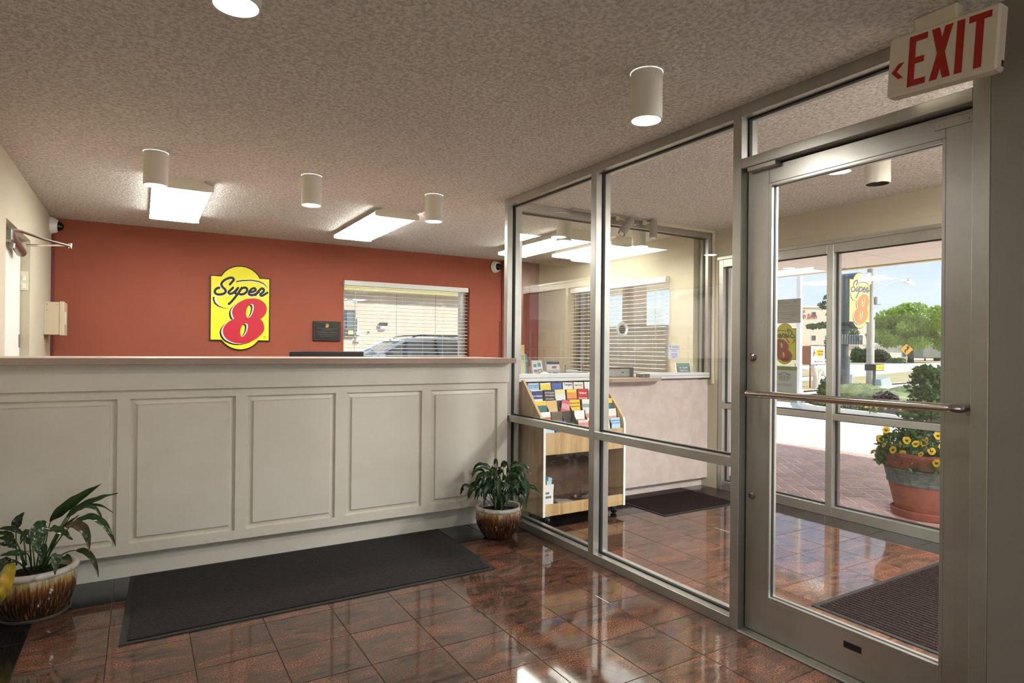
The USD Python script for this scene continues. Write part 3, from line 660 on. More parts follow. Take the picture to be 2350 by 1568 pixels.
put_logo(sg, (.579, 6.748, 1.325), .559, (1, 0, 0), (0, 0, 1), (0, -1, 0), ("sign_black", "sign_yellow", "sign_black", "sign_white", "sign_red"), .012, .0012)
rg = MB().ext(Point(.913*.559, .075*.559).buffer(.013).difference(Point(.913*.559, .075*.559).buffer(.0115)), .0006, (.579, 6.748, 1.325), (1, 0, 0), (0, 0, 1), (0, -1, 0), .0132)
rg.text("R", .012, (.579+.913*.559, 6.748-.0132, 1.325+.075*.559-.006), (1, 0, 0), (0, 0, 1), (0, -1, 0), depth=.0006)
obj("registered_mark", rg, "dark_grey", sg, smooth=False)
# ================================================================ plaque
pq = thing("wall_plaque", "small dark wooden plaque with gold lettering left of the window", "plaque", (1.72, 6.75, 1.34))
obj("board", MB().box(1.572, 1.866, 6.728, 6.75, 1.339, 1.549, .004), "plaque_wood", pq)
obj("engraved_plate", MB().box(1.590, 1.848, 6.726, 6.728, 1.355, 1.533), "plaque_black", pq)
em = affinity.scale(LOGO["eight"], .05, .05, origin=(0, 0)); em = affinity.translate(em, -em.centroid.x, -em.centroid.y)
pt = MB().ext(em, .0006, (1.720, 6.726, 1.500), (1, 0, 0), (0, 0, 1), (0, -1, 0)).ext(affinity.translate(affinity.scale(LOGO["script"], .035, .035, origin=(0, 0)), -.024, .0), .0006, (1.722, 6.726, 1.488), (1, 0, 0), (0, 0, 1), (0, -1, 0))
obj("emblem", pt, "gold", pq, smooth=False)
pt = MB()
for s, h, z, q in (("This facility is independently owned", .0095, 1.4665, 1), ("and operated by", .0095, 1.4505, 1), ("CHHOTALAL B. PATEL", .015, 1.4225, 1), ("under a license agreement with", .0095, 1.4025, 1), ("Super 8 Worldwide, Inc.", .0095, 1.3845, 1)):
    pt.text(s, h, (1.720, 6.726, z), (1, 0, 0), (0, 0, 1), (0, -1, 0), depth=.0005)
obj("engraving", pt, "gold_text", pq, smooth=False)
# ================================================================ things on the office walls
def dome_camera(c, n, label):
    t = thing("security_camera", label, "security camera", c)
    obj("base", MB().lathe([(.074, 0), (.074, .006), (.070, .02), (.056, .05), (.044, .056)], c, 36, n), "white_plastic", t)
    obj("dome", MB().lathe([(.044, .05), (.042, .066), (.034, .082), (.02, .093), (0, .098)], c, 30, n), "black_gloss", t)
dome_camera((-.68, 6.655, 2.305), (1, -.05, -.05), "white dome camera with dark lens in the left corner under the ceiling")
dome_camera((3.796, 6.75, 2.297), (.3, -1, -.06), "white dome camera on the red wall near the maroon pier")
eb = thing("electrical_box", "tan metal electrical box mounted on the left wall by the red corner", "electrical box", (-.68, 6.42, 1.35))
obj("box_body", MB().box(-.68, -.575, 6.30, 6.56, 1.352, 1.622, .002), "cream_metal", eb)
obj("box_door", MB().box(-.578, -.545, 6.295, 6.565, 1.346, 1.628, .004), "cream_metal", eb)
obj("label_plate", MB().box(-.545, -.543, 6.36, 6.46, 1.44, 1.545), "paper_white", eb)
for x, z in ((-.66, 1.60), (-.592, 1.60), (-.66, 1.555)): obj("screw", MB().lathe([(.0045, 0), (.004, .003), (0, .0035)], (x, 6.30, z), 10, (0, -1, 0)), "steel", eb)
obj("knockout", MB().lathe([(.011, 0), (.011, .001), (0, .001)], (-.625, 6.30, 1.49), 16, (0, -1, 0)), "cream_metal", eb)
sw = thing("switch_plate", "cream double rocker switch plate on the door reveal", "light switch", (-.7, 5.555, 1.70))
obj("plate", MB().box(-.735, -.69, 5.548, 5.555, 1.655, 1.79, .002), "cream_plastic", sw)
for z in (1.685, 1.74): obj("rocker", MB().box(-.722, -.703, 5.545, 5.548, z-.016, z+.016, .001), "white_plastic", sw)
dc = thing("door_closer", "silver door closer with long folding arm over the recessed door", "door closer", (-.76, 4.9, 1.94))
obj("closer_body", MB().box(-.733, -.675, 4.79, 4.86, 1.90, 1.975, .006).cyl((-.70, 4.85, 1.95), (-.69, 5.24, 1.885), .030, n=24).cyl((-.69, 4.90, 1.87), (-.69, 4.90, 1.90), .016), "steel", dc)
obj("main_arm", MB().tube([(-.70, 4.90, 1.985), (-.66, 4.98, 1.99), (-.55, 5.14, 1.97), (-.425, 5.27, 1.955)], [.012, .010, .008, .009], 8), "chrome", dc)
obj("forearm", MB().tube([(-.425, 5.27, 1.963), (-.52, 5.33, 1.962), (-.62, 5.41, 1.963), (-.69, 5.47, 1.965)], [.009, .007, .008, .009], 8).cyl((-.425, 5.27, 1.94), (-.425, 5.27, 1.976), .012, n=14), "chrome", dc)
# computer screen behind the counter
mo = thing("computer_monitor", "back edge of a black computer monitor rising behind the counter", "monitor", (1.14, 4.47, 1.204))
mo_m = MB().box(.884, 1.402, 4.440, 4.475, .905, 1.2415, .006)
obj("screen", mo_m, "black_plastic", mo); obj("stand", MB().box(1.05, 1.23, 4.475, 4.50, .80, 1.12, .004).box(1.0, 1.28, 4.44, 4.64, .76, .78, .004), "black_plastic", mo)
struct("trim_3", MB().box(-.68, 2.3, 4.30, 4.95, .72, .76, .003).box(-.68, -.64, 4.3, 4.95, 0, .72).box(2.26, 2.3, 4.3, 4.95, 0, .72), "counter_laminate")
# floor mats
def floor_mat(pts, label, m="mat_carpet", rim=.028):
    t = thing("floor_mat", label, "floor mat", (np.mean([p[0] for p in pts]), np.mean([p[1] for p in pts]), 0))
    P_ = Polygon(pts); inner = P_.buffer(-rim, join_style=2)
    obj("rubber_edge", MB().ext(P_.difference(inner.buffer(-.004)), .004, (0, 0, .0005), (1, 0, 0), (0, 1, 0)), "mat_rubber", t, smooth=False)
    obj("pile", MB().ext(inner, .008, (0, 0, .0005), (1, 0, 0), (0, 1, 0)), m, t, smooth=False)
    return t
floor_mat([(-.068, 3.079), (1.770, 3.100), (1.80, 3.982), (-.036, 3.978)], "long dark brown entrance mat in front of the reception counter")
floor_mat([(3.448, 3.444), (4.30, 3.440), (4.30, 4.095), (3.448, 4.095)], "short brown speckled mat below the service window", "mat_ribbed")
ribm = floor_mat([(2.885, .95), (4.35, .95), (4.35, 1.875), (2.885, 1.875)], "ribbed dark brown mat inside the outer glazing, seen through the door", "mat_ribbed")
rb = MB()
for k in range(46): x = 2.93+k*.030; rb.box(x, x+.012, .99, 1.835, .0084, .0115)
obj("ribs", rb, "mat_ribbed", ribm, smooth=False)
# cable raceway round the service window
rw = MB().box(3.80, 4.571, 3.955, 3.975, 2.362, CEIL, .002).box(4.552, 4.5715, 3.955, 3.98, .965, 2.362, .002)
single("cable_raceway", rw, "cream_plastic", "thin cream cable raceway along the top and right side of the service window", "cable raceway")
# ================================================================ outdoors: ground
TX, TZ = [0, 9, 24, 32, 42, 60, 120, 400], [0, 0, -.45, -.75, -.70, -.40, .30, 4.0]
def tz(x, y=0): return np.interp(x, TX, TZ)
def drape(poly, lift, step=2.0):
    """A flat shape laid on the ground, cut into strips so that it follows the slope."""
    m = MB(); x0, _, x1, _ = poly.bounds; cuts = sorted(set([x0, x1]+[t for t in TX if x0 < t < x1]))
    for a, b in zip(cuts[:-1], cuts[1:]):
        g = poly.intersection(sbox(a, -1e3, b, 1e3))
        for q in (g.geoms if hasattr(g, "geoms") else [g]):
            if q.geom_type != "Polygon" or q.area < 1e-4: continue
            v, f = trimesh.creation.triangulate_polygon(q, engine="earcut"); v3 = np.c_[v, tz(v[:, 0])+lift]
            f = np.asarray(f); nz = np.cross(v3[f[:, 1]]-v3[f[:, 0]], v3[f[:, 2]]-v3[f[:, 0]])[:, 2]; f[nz < 0] = f[nz < 0][:, ::-1]
            m.add((v3, f))
    return m
plot = Polygon([(-120, -220), (300, -220), (300, 260), (-120, 260)]).difference(sbox(-.79, -2.31, 4.68, 6.94))
struct("driveway", drape(plot, -.055), "concrete", smooth=False)
curb = smooth_open([(9.6, 9.2), (21, 15), (27.3, 17.9), (34.3, 20.3), (47.5, 21.6), (80, 24), (125, 26)], 6)
rdn = [(125, 38), (67, 30.4), (44.9, 26.9), (35, 25.7), (20, 23.5), (9.6, 22)]
gp = Polygon(list(map(tuple, curb))+rdn)
struct("grass_bank", drape(gp, .0), "grass_dry", smooth=False)
kb = MB()
cv = LineString(curb); k_ = cv.buffer(.09, cap_style=2); kb.add(drape(k_, .03))
struct("kerb_1", kb, "kerb", smooth=False)
struct("road", drape(Polygon([(9.6, 22)]+[(20, 23.5), (35, 25.7), (44.9, 26.9), (67, 30.4), (125, 38), (125, 46), (94, 43.2), (75.6, 44.8), (62, 45.4), (9.6, 44)]), -.03), "asphalt", smooth=False)
struct("verge_1", drape(Polygon([(39.7, 29.2), (47.9, 30.1), (57.7, 36.4), (50.5, 37), (36, 36)]), .01), "grass_dry", smooth=False)
struct("verge_2", drape(Polygon([(30, 45), (62, 45.4), (75.6, 44.8), (94, 43.2), (140, 46), (200, 120), (30, 120)]), .0), "grass_dry", smooth=False)
# herringbone paving before the entrance
pv = thing("brick_paving", kind="structure")
obj("sand_bed", MB().box(4.69, 7.82, -5, 11.5, -.06, -.004), "paver_sand", pv)
W_, ang = .118, math.radians(50.5); bl = []
ca, sa = math.cos(ang), math.sin(ang)
for i in range(-90, 160):
    for j in range(-90, 160):
        k = (i-j) % 4
        if k == 0: r = (i, j, i+2, j+1)
        elif k == 2 and False: continue
        elif k == 3: r = (i, j, i+1, j+2)
        else: continue
        cx, cy = (r[0]+r[2])/2*W_, (r[1]+r[3])/2*W_; x, y = 4.6+cx*ca-cy*sa, 3+cx*sa+cy*ca
        if 4.80 < x < 7.72 and -4.9 < y < 11.4: bl.append((x, y, r[2]-r[0] == 2))
def paver(x, y, along, m, thick=.03):
    a = ang if along else ang+math.pi/2; c, s = math.cos(a), math.sin(a); h, w, b = W_-.0075, W_/2-.0075, .003; z = rng.uniform(-.002, .001)
    v = []
    for hh, ww, zz in ((h, w, -thick), (h, w, z-.003), (h-b, w-b, z)):
        for sx, sy in ((-1, -1), (1, -1), (1, 1), (-1, 1)): v.append((x+sx*hh*c-sy*ww*s, y+sx*hh*s+sy*ww*c, zz))
    f = []
    for k in (0, 4):
        for i in range(4): j = (i+1) % 4; f += [(k+i, k+j, k+4+j), (k+i, k+4+j, k+4+i)]
    return np.array(v), np.array(f+[(8, 9, 10), (8, 10, 11)])
bl.sort(key=lambda b: (b[0]-0)**2*.25+(b[1]-.55*b[0]-.2)**2)
rest = MB()
for k, (x, y, al) in enumerate(bl):
    v, f = paver(x, y, al, None)
    if k < 295: obj("brick", (lambda q: mesh_of(*q))((v, f)), "paver", pv, smooth=False)
    else: rest.add((v, f))
obj("brick_field", rest, "paver", pv, smooth=False, kind="stuff")
obj("edging", MB().box(7.76, 7.86, -5, 11.5, -.06, .0, .004), "kerb", pv)
# planted island
isl = Polygon(smooth_closed([(11.9, 5.3), (13.45, 6.9), (14.15, 9.0), (15.3, 10.3), (20, 13.4), (24, 14.2), (25.6, 12.2), (22, 8.3), (16, 5), (13, 4.3)], 6))
im = MB()
ring = isl.difference(isl.buffer(-.16)); r0 = drape(ring, .10); im.add(r0)
ex_ = np.array(isl.exterior.coords); n = len(ex_); vv = np.vstack([np.c_[ex_, tz(ex_[:, 0])+.10], np.c_[ex_, tz(ex_[:, 0])-.08]]); im.add((vv, np.array([(i, i+1, n+i+1) for i in range(n-1)]+[(i, n+i+1, n+i) for i in range(n-1)])[:, ::-1]))
struct("kerb_2", im, "kerb", smooth=False)
struct("island_bed", drape(isl.buffer(-.15), .09), "soil", smooth=False)
# ================================================================ entrance canopy
cp = thing("canopy", "flat entrance canopy with pinkish soffit panels and thin fascia", "canopy", kind="structure")
for k in range(-6, 12):
    y = 4.72+1.0*k
    if y > 11.5: break
    obj("soffit_panel", MB().box(4.70, 9.60, y+.012, y+.988, 2.60, 2.64, .006), "soffit_panel", cp, smooth=False)
obj("deck", MB().box(4.76, 9.66, -1.3, 11.7, 2.645, 2.95), "stucco_white", cp); obj("fascia", MB().box(9.60, 9.68, -1.3, 11.75, 2.57, 3.0, .004), "stucco_white", cp)
obj("flashing", MB().box(9.585, 9.60, -1.3, 11.7, 2.585, 2.60), "olive_trim", cp)
pi_ = thing("canopy_pier", "cream column on a wide pedestal outside the side window", "column", (7, 7.6, 0))
obj("pedestal", MB().box(6.85, 7.45, 6.82, 8.60, -.05, 1.60, .01), "stucco_cream", pi_); obj("pedestal_cap", MB().box(6.80, 7.5, 6.77, 8.65, 1.60, 1.66, .008), "stucco_cream", pi_)
obj("column_shaft", MB().box(6.95, 7.25, 7.70, 7.98, 1.68, 2.60, .006), "stucco_cream", pi_)
pw = thing("entrance_pier", "narrow white pier with dark base beside the outer glazing", "column", (4.95, 4.1, 0))
obj("pier_shaft", MB().box(4.81, 5.12, 3.914, 4.25, .10, 2.60, .004).box(4.705, 4.81, 3.914, 4.08, .10, 2.60), "stucco_white", pw); obj("pier_base", MB().box(4.805, 5.14, 3.905, 4.26, -.02, .10, .004).box(4.705, 4.81, 3.9125, 4.085, -.02, .10), "tile_black", pw)
# outer skin of the office behind the side window and red wall
struct("wall_outside", MB().box(4.75, 4.80, 6.0, 6.95, -.05, 2.6).box(4.75, 4.80, 4.27, 4.40, -.05, 2.6).box(4.75, 4.80, 4.40, 6.0, -.05, .94).box(4.75, 4.80, 4.40, 6.0, 2.01, 2.6), "stucco_cream")
struct("roof", MB().box(-1.0, 4.80, -2.5, 7.3, CEIL+.125, CEIL+.5), "stucco_white")
# ================================================================ foliage helpers
def leaf_cloud(n, centre, radii, size, seed, shell=.55, flat=False, aspect=1.6):
    """n little leaf blades in an ellipsoid, most of them near its surface."""
    r = np.random.default_rng(seed); d = r.normal(size=(n, 3)); d /= np.linalg.norm(d, axis=1, keepdims=True)
    rad = (shell+(1-shell)*r.random(n)**.6)[:, None]; c = np.array(centre)+d*rad*np.array(radii)
    a = r.normal(size=(n, 3))+d*.2; a /= np.linalg.norm(a, axis=1, keepdims=True); b = np.cross(a, r.normal(size=(n, 3))+d*1.2); b /= np.linalg.norm(b, axis=1, keepdims=True)
    s = size*(.6+.8*r.random(n))[:, None]; nrm = np.cross(a, b)
    p = np.stack([c-a*s*aspect/2, c+b*s*.4+nrm*s*.1, c+a*s*aspect/2, c-b*s*.4+nrm*s*.1], 1).reshape(-1, 3)
    i = np.arange(n)[:, None]*4; f = np.concatenate([i+[0, 1, 2], i+[0, 2, 3]])
    return p, f
def blob_tree(name, label, base, blobs, size, n_per, mt, seed, trunk_r, trunk_top, group=None, bark="bark", branches=True):
    t = thing(name, label, "tree", base, 0, group); m = MB(); vol = [b_[1][0]*b_[1][1]+b_[1][0]*b_[1][2] for b_ in blobs]
    for k, (c, r) in enumerate(blobs): m.add(leaf_cloud(max(12, int(n_per*vol[k]/max(vol))), c, r, size, seed+k))
    obj("foliage", m, mt, t, smooth=False)
    tm = MB(); b0 = np.array(base, float); top = np.array(trunk_top, float); md = (b0+top)/2+np.array([trunk_r*.4, trunk_r*.3, 0])
    tm.tube(smooth_open([b0-[0, 0, .15], b0+(md-b0)*.4, md, top], 4), np.linspace(trunk_r*1.15, trunk_r*.45, 16), 10)
    if branches:
        for c, r in blobs[:10]:
            s0 = b0+(top-b0)*(.55+.04*(hash(str(c[2])) % 1)); c = np.array(c); tm.tube([s0, s0*.5+c*.5+[0, 0, -.1*r[2]], c], [trunk_r*.45, trunk_r*.3, trunk_r*.12], 6)
    obj("trunk", tm, bark, t)
    return t
def scatter_blobs(c, R, n, r0, r1, seed, squash=.75):
    r = np.random.default_rng(seed); out = []
    for k in range(n):
        d = r.normal(size=3); d /= np.linalg.norm(d); q = (r.random()**.45); p = np.array(c)+d*np.array(R)*q; s = r0+(r1-r0)*r.random(); out.append((tuple(p), (s, s, s*squash)))
    return out
# big maple across the road
blob_tree("maple_tree", "big round yellow green maple tree across the road", (90.9, 44.7, -.06), scatter_blobs((91.0, 44.6, 4.5), (5.4, 5.4, 3.1), 46, 1.1, 2.0, 3, .6)+[((91, 44.6, 7.4), (1.9, 1.9, .8)), ((86.7, 46.5, 3.6), (1.5, 1.5, .9)), ((95, 43, 4.4), (1.8, 1.8, 1.2))], .30, 420, "leaf_tree", 40, .36, (91, 44.6, 5.4))
blob_tree("pine_tree", "dark pine tree with clumped branches behind the window mullion", (58.0, 35.1, -.42), [((57.2, 35.7, 5.85), (.9, .9, .45)), ((56.1, 36.3, 3.75), (1.0, .8, .28)), ((57.0, 35.8, 3.9), (.9, .8, .3)), ((57.3, 35.6, 2.3), (.45, .45, .7)), ((57.6, 35.4, 4.9), (.7, .7, .4)), ((58.6, 34.9, 6.6), (1.2, 1.2, .6)), ((59.1, 34.6, 4.8), (1.2, 1.1, .5)), ((57.5, 35.5, 6.6), (.8, .8, .4)), ((58.9, 34.7, 3.2), (1.2, 1.0, .5)), ((57.2, 35.7, 1.4), (.5, .5, .7))], .17, 520, "leaf_dark", 90, .16, (58.1, 35.0, 6.6))
for k, (c, r, lb) in enumerate([((85.2, 48.2, .9), (1.3, 1.3, 1.5), "dark green round bush behind the dark sign post"), ((90.4, 48.7, .75), (1.5, 1.5, 1.4), "dark green bush right of the utility pole"), ((86.3, 44.2, .2), (1.1, 1.1, .7), "low pale green bush near the maple trunk")]):
    t = thing("bush", lb, "bush", (c[0], c[1], float(tz(c[0])))); m = MB()
    for q in range(7): a = q*2.4+k; m.add(leaf_cloud(420, (c[0]+math.cos(a)*r[0]*.5, c[1]+math.sin(a)*r[0]*.5, c[2]+(.25*math.sin(q*1.7))*r[2]-.2), (r[0]*.62, r[1]*.62, r[2]*.62), .2, 300+10*k+q))
    m2 = MB().tube([(c[0], c[1], float(tz(c[0]))-.1), (c[0], c[1], c[2])], .08, 6)
    obj("foliage", m, "leaf_shrub" if k < 2 else "leaf_hedge", t, smooth=False); obj("stem", m2, "bark", t)
for k, (x, y, R, h, lb) in enumerate([(135, 82, 4.2, 5.4, "hazy grey green tree behind the tall shaped sign"), (140, 71, 4.2, 3.8, "hazy grey green tree between the utility pole and the maple"), (150, 64, 5.5, 7.0, "distant dark tree behind the right side of the maple")]):
    blob_tree("background_tree", lb, (x, y, float(tz(x))), scatter_blobs((x, y, h*.62+tz(x)), (R, R, h*.4), 12, R*.35, R*.55, 60+k), .4, 300, "leaf_dark", 120+30*k, .25, (x, y, h*.6+tz(x)))
blob_tree("garden_tree", "light green tree outside, seen through the side window blinds", (24.5, 28.6, -.46), scatter_blobs((24.5, 28.6, 1.5), (1.7, 1.7, 1.2), 10, .8, 1.2, 66), .2, 260, "leaf_tree", 260, .12, (24.5, 28.6, 1.6))
# hedges on the island
for k, (x, y, rx, ry, h, lb) in enumerate([(21.1, 12.1, 1.15, .95, .50, "long low clipped hedge mound at the left of the island"), (23.2, 11.4, .95, .8, .48, "clipped hedge mound at the back right of the island"), (20.0, 10.6, .95, .75, .40, "clipped hedge mound in front on the island"), (21.6, 9.7, .9, .7, .42, "clipped hedge mound beside the topiary on the island")]):
    z = float(tz(x))+.05; t = thing("hedge", lb, "hedge", (x, y, z)); s = trimesh.creation.icosphere(4, 1.0); p = np.array(s.vertices)
    p[:, 2] = np.sign(p[:, 2])*np.abs(p[:, 2])**.7; p = p*[rx, ry, h]; p *= (1+.08*(meshkit.fbm(p*9+k)-.5))[:, None]; p[:, 2] = np.maximum(p[:, 2], 0)
    obj("clipped_body", mesh_of(p+[x, y, z], s.faces), "leaf_hedge", t, smooth=True)
    obj("leaf_tips", MB().add(leaf_cloud(2600, (x, y, z), (rx*1.02, ry*1.02, h*1.02), .045, 700+k, .96)), "leaf_hedge", t, smooth=False)
t = thing("purple_shrub", "small dark purple leaved shrub between the hedges and flowers", "shrub", (16.5, 8.7, float(tz(16.5))))
obj("foliage", MB().add(leaf_cloud(700, (16.5, 8.7, tz(16.5)+.27), (.32, .32, .22), .07, 800, .3)), plain((74, 58, 60)), t, smooth=False); obj("stem", MB().tube([(16.5, 8.7, tz(16.5)), (16.5, 8.7, tz(16.5)+.3)], .02, 6), "bark", t)
t = thing("dark_shrub", "dark leafy shrub at the left end of the island by the mullion", "shrub", (15.6, 9.9, float(tz(15.6))))
obj("foliage", MB().add(leaf_cloud(600, (15.6, 9.75, tz(15.6)+.42), (.2, .2, .40), .08, 801, .3)), "leaf_shrub", t, smooth=False); obj("stem", MB().tube([(15.6, 9.75, tz(15.6)), (15.6, 9.75, tz(15.6)+.4)], .02, 6), "bark", t)
path = LineString([(12.7, 5.5), (13.75, 6.9), (14.45, 8.95), (15.4, 10.0)])
for nm, mt, lb, cnt, sd, off in (("yellow_flowers", "pansy_yellow", "yellow pansies along the front edge of the island bed", 110, 5, .05), ("white_flowers", "flower_white", "white pansies among the yellow ones on the island bed", 80, 6, .2), ("violet_flowers", "flower_violet", "violet pansies behind the yellow ones on the island bed", 90, 7, .38)):
    r = np.random.default_rng(sd); m = MB()
    for q in range(cnt):
        p = path.interpolate(r.random()*path.length); x, y = p.x+off+r.normal()*.12+.1, p.y-off*.2+r.normal()*.06; z = tz(x)+.17+r.random()*.08
        for a in range(5): an = a*1.257+r.random(); m.add((np.array([(0, 0, 0), (.035*math.cos(an-.5), .035*math.sin(an-.5), .015), (.045*math.cos(an), .045*math.sin(an), .02), (.035*math.cos(an+.5), .035*math.sin(an+.5), .015)])@np.array([[1, 0, 0], [0, .5, .8], [0, -.8, .5]]).T+[x, y, z], np.array([(0, 1, 2), (0, 2, 3)])))
    single(nm, m, mt, lb, "flowers", kind="stuff", smooth=False)
m = MB(); r = np.random.default_rng(9)
for q in range(40):
    p = path.interpolate(r.random()*path.length); m.add(leaf_cloud(40, (p.x+.3+r.normal()*.2, p.y-.05+r.normal()*.1, tz(p.x)+.13), (.18, .18, .06), .05, 900+q, .1))
single("bedding_leaves", m, "leaf_shrub", "low green leaves under the pansies on the island bed", "bedding plants", kind="stuff", smooth=False)
# ================================================================ road signs, poles
ps = thing("pylon_sign", "tall double sided motel sign with orange numeral on a dark post", "sign", (34.5, 20.4, -.74))
sw_, sy_ = 2.06, 1.02
pl_ = affinity.scale(LOGO["plate"], sw_, sw_*sy_, origin=(0, 0))
obj("cabinet", MB().ext(pl_, 1.0, (34.0, 21.0, 2.97), (1, 0, 0), (0, 0, 1), (0, -1, 0)), "pole_dark", ps, smooth=False)
put_logo(ps, (34.0, 20.0, 2.97), sw_, (1, 0, 0), (0, 0, 1), (0, -1, 0), ("pole_dark", "face_yellow", plain((92, 94, 96)), "face_white", "face_orange"), .03, .012, sy=sy_)
obj("post", MB().cyl((34.5, 20.5, -.8), (34.5, 20.5, .98), .27, n=20).cyl((34.5, 20.5, .9), (34.5, 20.5, 2.8), .205, n=20).cyl((34.5, 20.5, .93), (34.5, 20.5, 1.05), .30, n=20).cyl((34.5, 20.5, 2.55), (34.5, 20.5, 2.75), .34, .26, n=20), "pole_dark", ps)
rb_ = MB().box(33.5, 35.72, 20.15, 20.85, 1.72, 2.26, .02)
for k in range(9): rb_.box(33.55+k*.245, 33.58+k*.245, 20.11, 20.16, 1.74, 2.24)
obj("reader_board", rb_.box(35.2, 35.45, 20.08, 20.15, 1.95, 2.14, .01), "pole_dark", ps); obj("ground_pipe", MB().cyl((34.25, 19.95, -.76), (34.25, 19.95, .0), .05).cyl((34.25, 19.95, -.15), (34.25, 19.95, .02), .07), "metal_grey", ps)
UPM = np.eye(4); UPM[:3, :3] *= 1.085; UPM[2, 3] = 1.27*(1-1.085)
up_ = thing("utility_pole", "weathered utility pole with two street lamp arms and a floodlight", "utility pole", (39.55, 21.86, -.71))
obj("pole_shaft", MB().tube([(36.45, 20.15, -.8), (36.45, 20.15, 4.0), (36.43, 20.15, 11.0)], [.19, .175, .14], 14).xf(UPM), "pole_wood", up_)
obj("riser_pipe", MB().tube([(36.62, 20.02, -.76), (36.62, 20.02, 3.2)], .035, 8).xf(UPM), "white_plastic", up_)
for s, L_, z0, z1 in ((1, 4.45, 4.75, 5.62), (-1, 3.75, 4.8, 5.15)):
    arm = smooth_open([(36.45, 20.15, z0), (36.45+s*L_*.55, 20.15, z1-.12), (36.45+s*L_*.86, 20.15, z1)], 6); a = obj("lamp_arm", MB().tube(arm, .035, 8).xf(UPM), "metal_grey", up_)
    hx = 36.45+s*L_*.86; obj("lamp_head", MB().hull([(hx-s*.05, 20.15-.06, z1+.05), (hx-s*.05, 20.15+.06, z1-.05), (hx+s*.25, 20.0, z1+.10), (hx+s*.25, 20.3, z1+.10), (hx+s*.95, 20.05, z1+.02), (hx+s*.95, 20.25, z1+.02), (hx+s*.35, 20.0, z1-.13), (hx+s*.35, 20.3, z1-.13), (hx+s*.85, 20.03, z1-.08), (hx+s*.85, 20.27, z1-.08)]).xf(UPM), "white_plastic", a, smooth=40)
    obj("photocell", MB().cyl((hx+s*.3, 20.15, z1+.1), (hx+s*.3, 20.15, z1+.22), .05, n=10).xf(UPM), "dark_grey", a)
obj("floodlight", MB().box(36.62, 37.12, 19.85, 20.2, 4.06, 4.52, .03).xf(UPM), "metal_grey", up_); obj("insulator_box", MB().box(36.0, 36.3, 20.0, 20.3, 5.2, 5.9, .05).xf(UPM), "white_plastic", up_)
lp = thing("light_pole", "plain white concrete light pole behind the warning sheet", "pole", (22.15, 15.0, -.4))
obj("pole_shaft", MB().tube([(22.15, 15.0, -.45), (22.15, 15.0, 9.0)], [.125, .09], 14), "stucco_white", lp); obj("pole_foot", MB().cyl((22.15, 15, -.42), (22.15, 15, -.2), .2, .16), "kerb", lp)
ds = thing("arrow_sign", "small yellow motel arrow sign on a short green post", "sign", (37.4, 20.15, -.72))
obj("sign_case", MB().box(36.98, 37.90, 20.1, 20.75, .20, .57, .01), "black_plastic", ds); obj("face", MB().box(37.01, 37.87, 20.09, 20.10, .23, .54), "amber", ds)
obj("post", MB().cyl((37.42, 20.42, -.76), (37.42, 20.42, .21), .085, n=14), "pole_dark", ds)
obj("lettering", MB().text("Super", .09, (37.42, 20.09, .345), (1, 0, 0), (0, 0, 1), (0, -1, 0), depth=.004).ext(Polygon([(0, 0), (.07, .06), (.07, -.06)]), .004, (37.06, 20.09, .385), (1, 0, 0), (0, 0, 1), (0, -1, 0)), plain((120, 110, 90)), ds, smooth=False)
obj("numeral", MB().ext(affinity.scale(LOGO["eight"], .27, .30, origin=(0, 0)), .005, (37.56, 20.09, .235), (1, 0, 0), (0, 0, 1), (0, -1, 0)), "face_orange", ds, smooth=False)
gb = thing("utility_box", "pale green utility box on the grass bank by the small arrow sign", "utility box", (38.8, 20.5, -.72))
obj("cabinet", MB().hull([(38.1, 20.35, -.74), (39.3, 20.35, -.74), (38.1, 21.0, -.74), (39.3, 21.0, -.74), (38.15, 20.42, -.38), (39.1, 20.42, -.22), (38.15, 20.95, -.30), (39.1, 20.95, -.16)]), "green_box", gb); obj("base_pad", MB().box(38.0, 39.4, 20.3, 21.05, -.80, -.72), "kerb", gb)
cb = thing("restaurant_sign", "white roadside sign with orange barrel emblem and brown arrow", "sign", (32.1, 20.9, -.72))
obj("sign_case", MB().box(31.48, 32.78, 20.62, 21.15, .57, 1.60, .05), "brown_sign", cb); obj("face", MB().box(31.50, 32.76, 20.60, 20.62, .585, 1.585, .008), "face_white", cb)
barrel = Polygon(smooth_closed([(.02, .16), (.16, .06), (.26, .08), (.36, .0), (.56, -.02), (.70, .06), (.75, .22), (.72, .38), (.58, .46), (.40, .44), (.28, .38), (.16, .40), (.05, .30)], 5))
obj("emblem", MB().ext(barrel, .008, (31.86, 20.60, 1.0), (1, 0, 0), (0, 0, 1), (0, -1, 0)), "amber", cb, smooth=False)
fg = unary_union([LineString([(0, 0), (.05, .2), (.10, .30), (.14, .2), (.10, .05)]).buffer(.022), Point(.10, .34).buffer(.04), LineString([(.08, .2), (.2, .18)]).buffer(.02), LineString([(.0, .2), (.0, .02)]).buffer(.014)])
tx = MB().ext(fg, .009, (31.68, 20.60, 1.02), (1, 0, 0), (0, 0, 1), (0, -1, 0)).text("Cracker", .115, (32.32, 20.592, 1.26), (1, 0, 0), (0, 0, 1), (0, -1, 0), depth=.006, bold=True).text("Barrel", .125, (32.34, 20.592, 1.09), (1, 0, 0), (0, 0, 1), (0, -1, 0), depth=.006, bold=True)
obj("lettering", tx, plain((112, 66, 40)), cb, smooth=False)
obj("arrow", MB().ext(unary_union([sbox(.1, -.018, .78, .018), Polygon([(0, 0), (.13, .055), (.13, -.055)])]), .006, (31.78, 20.60, .74), (1, 0, 0), (0, 0, 1), (0, -1, 0)), plain((112, 66, 40)), cb, smooth=False)
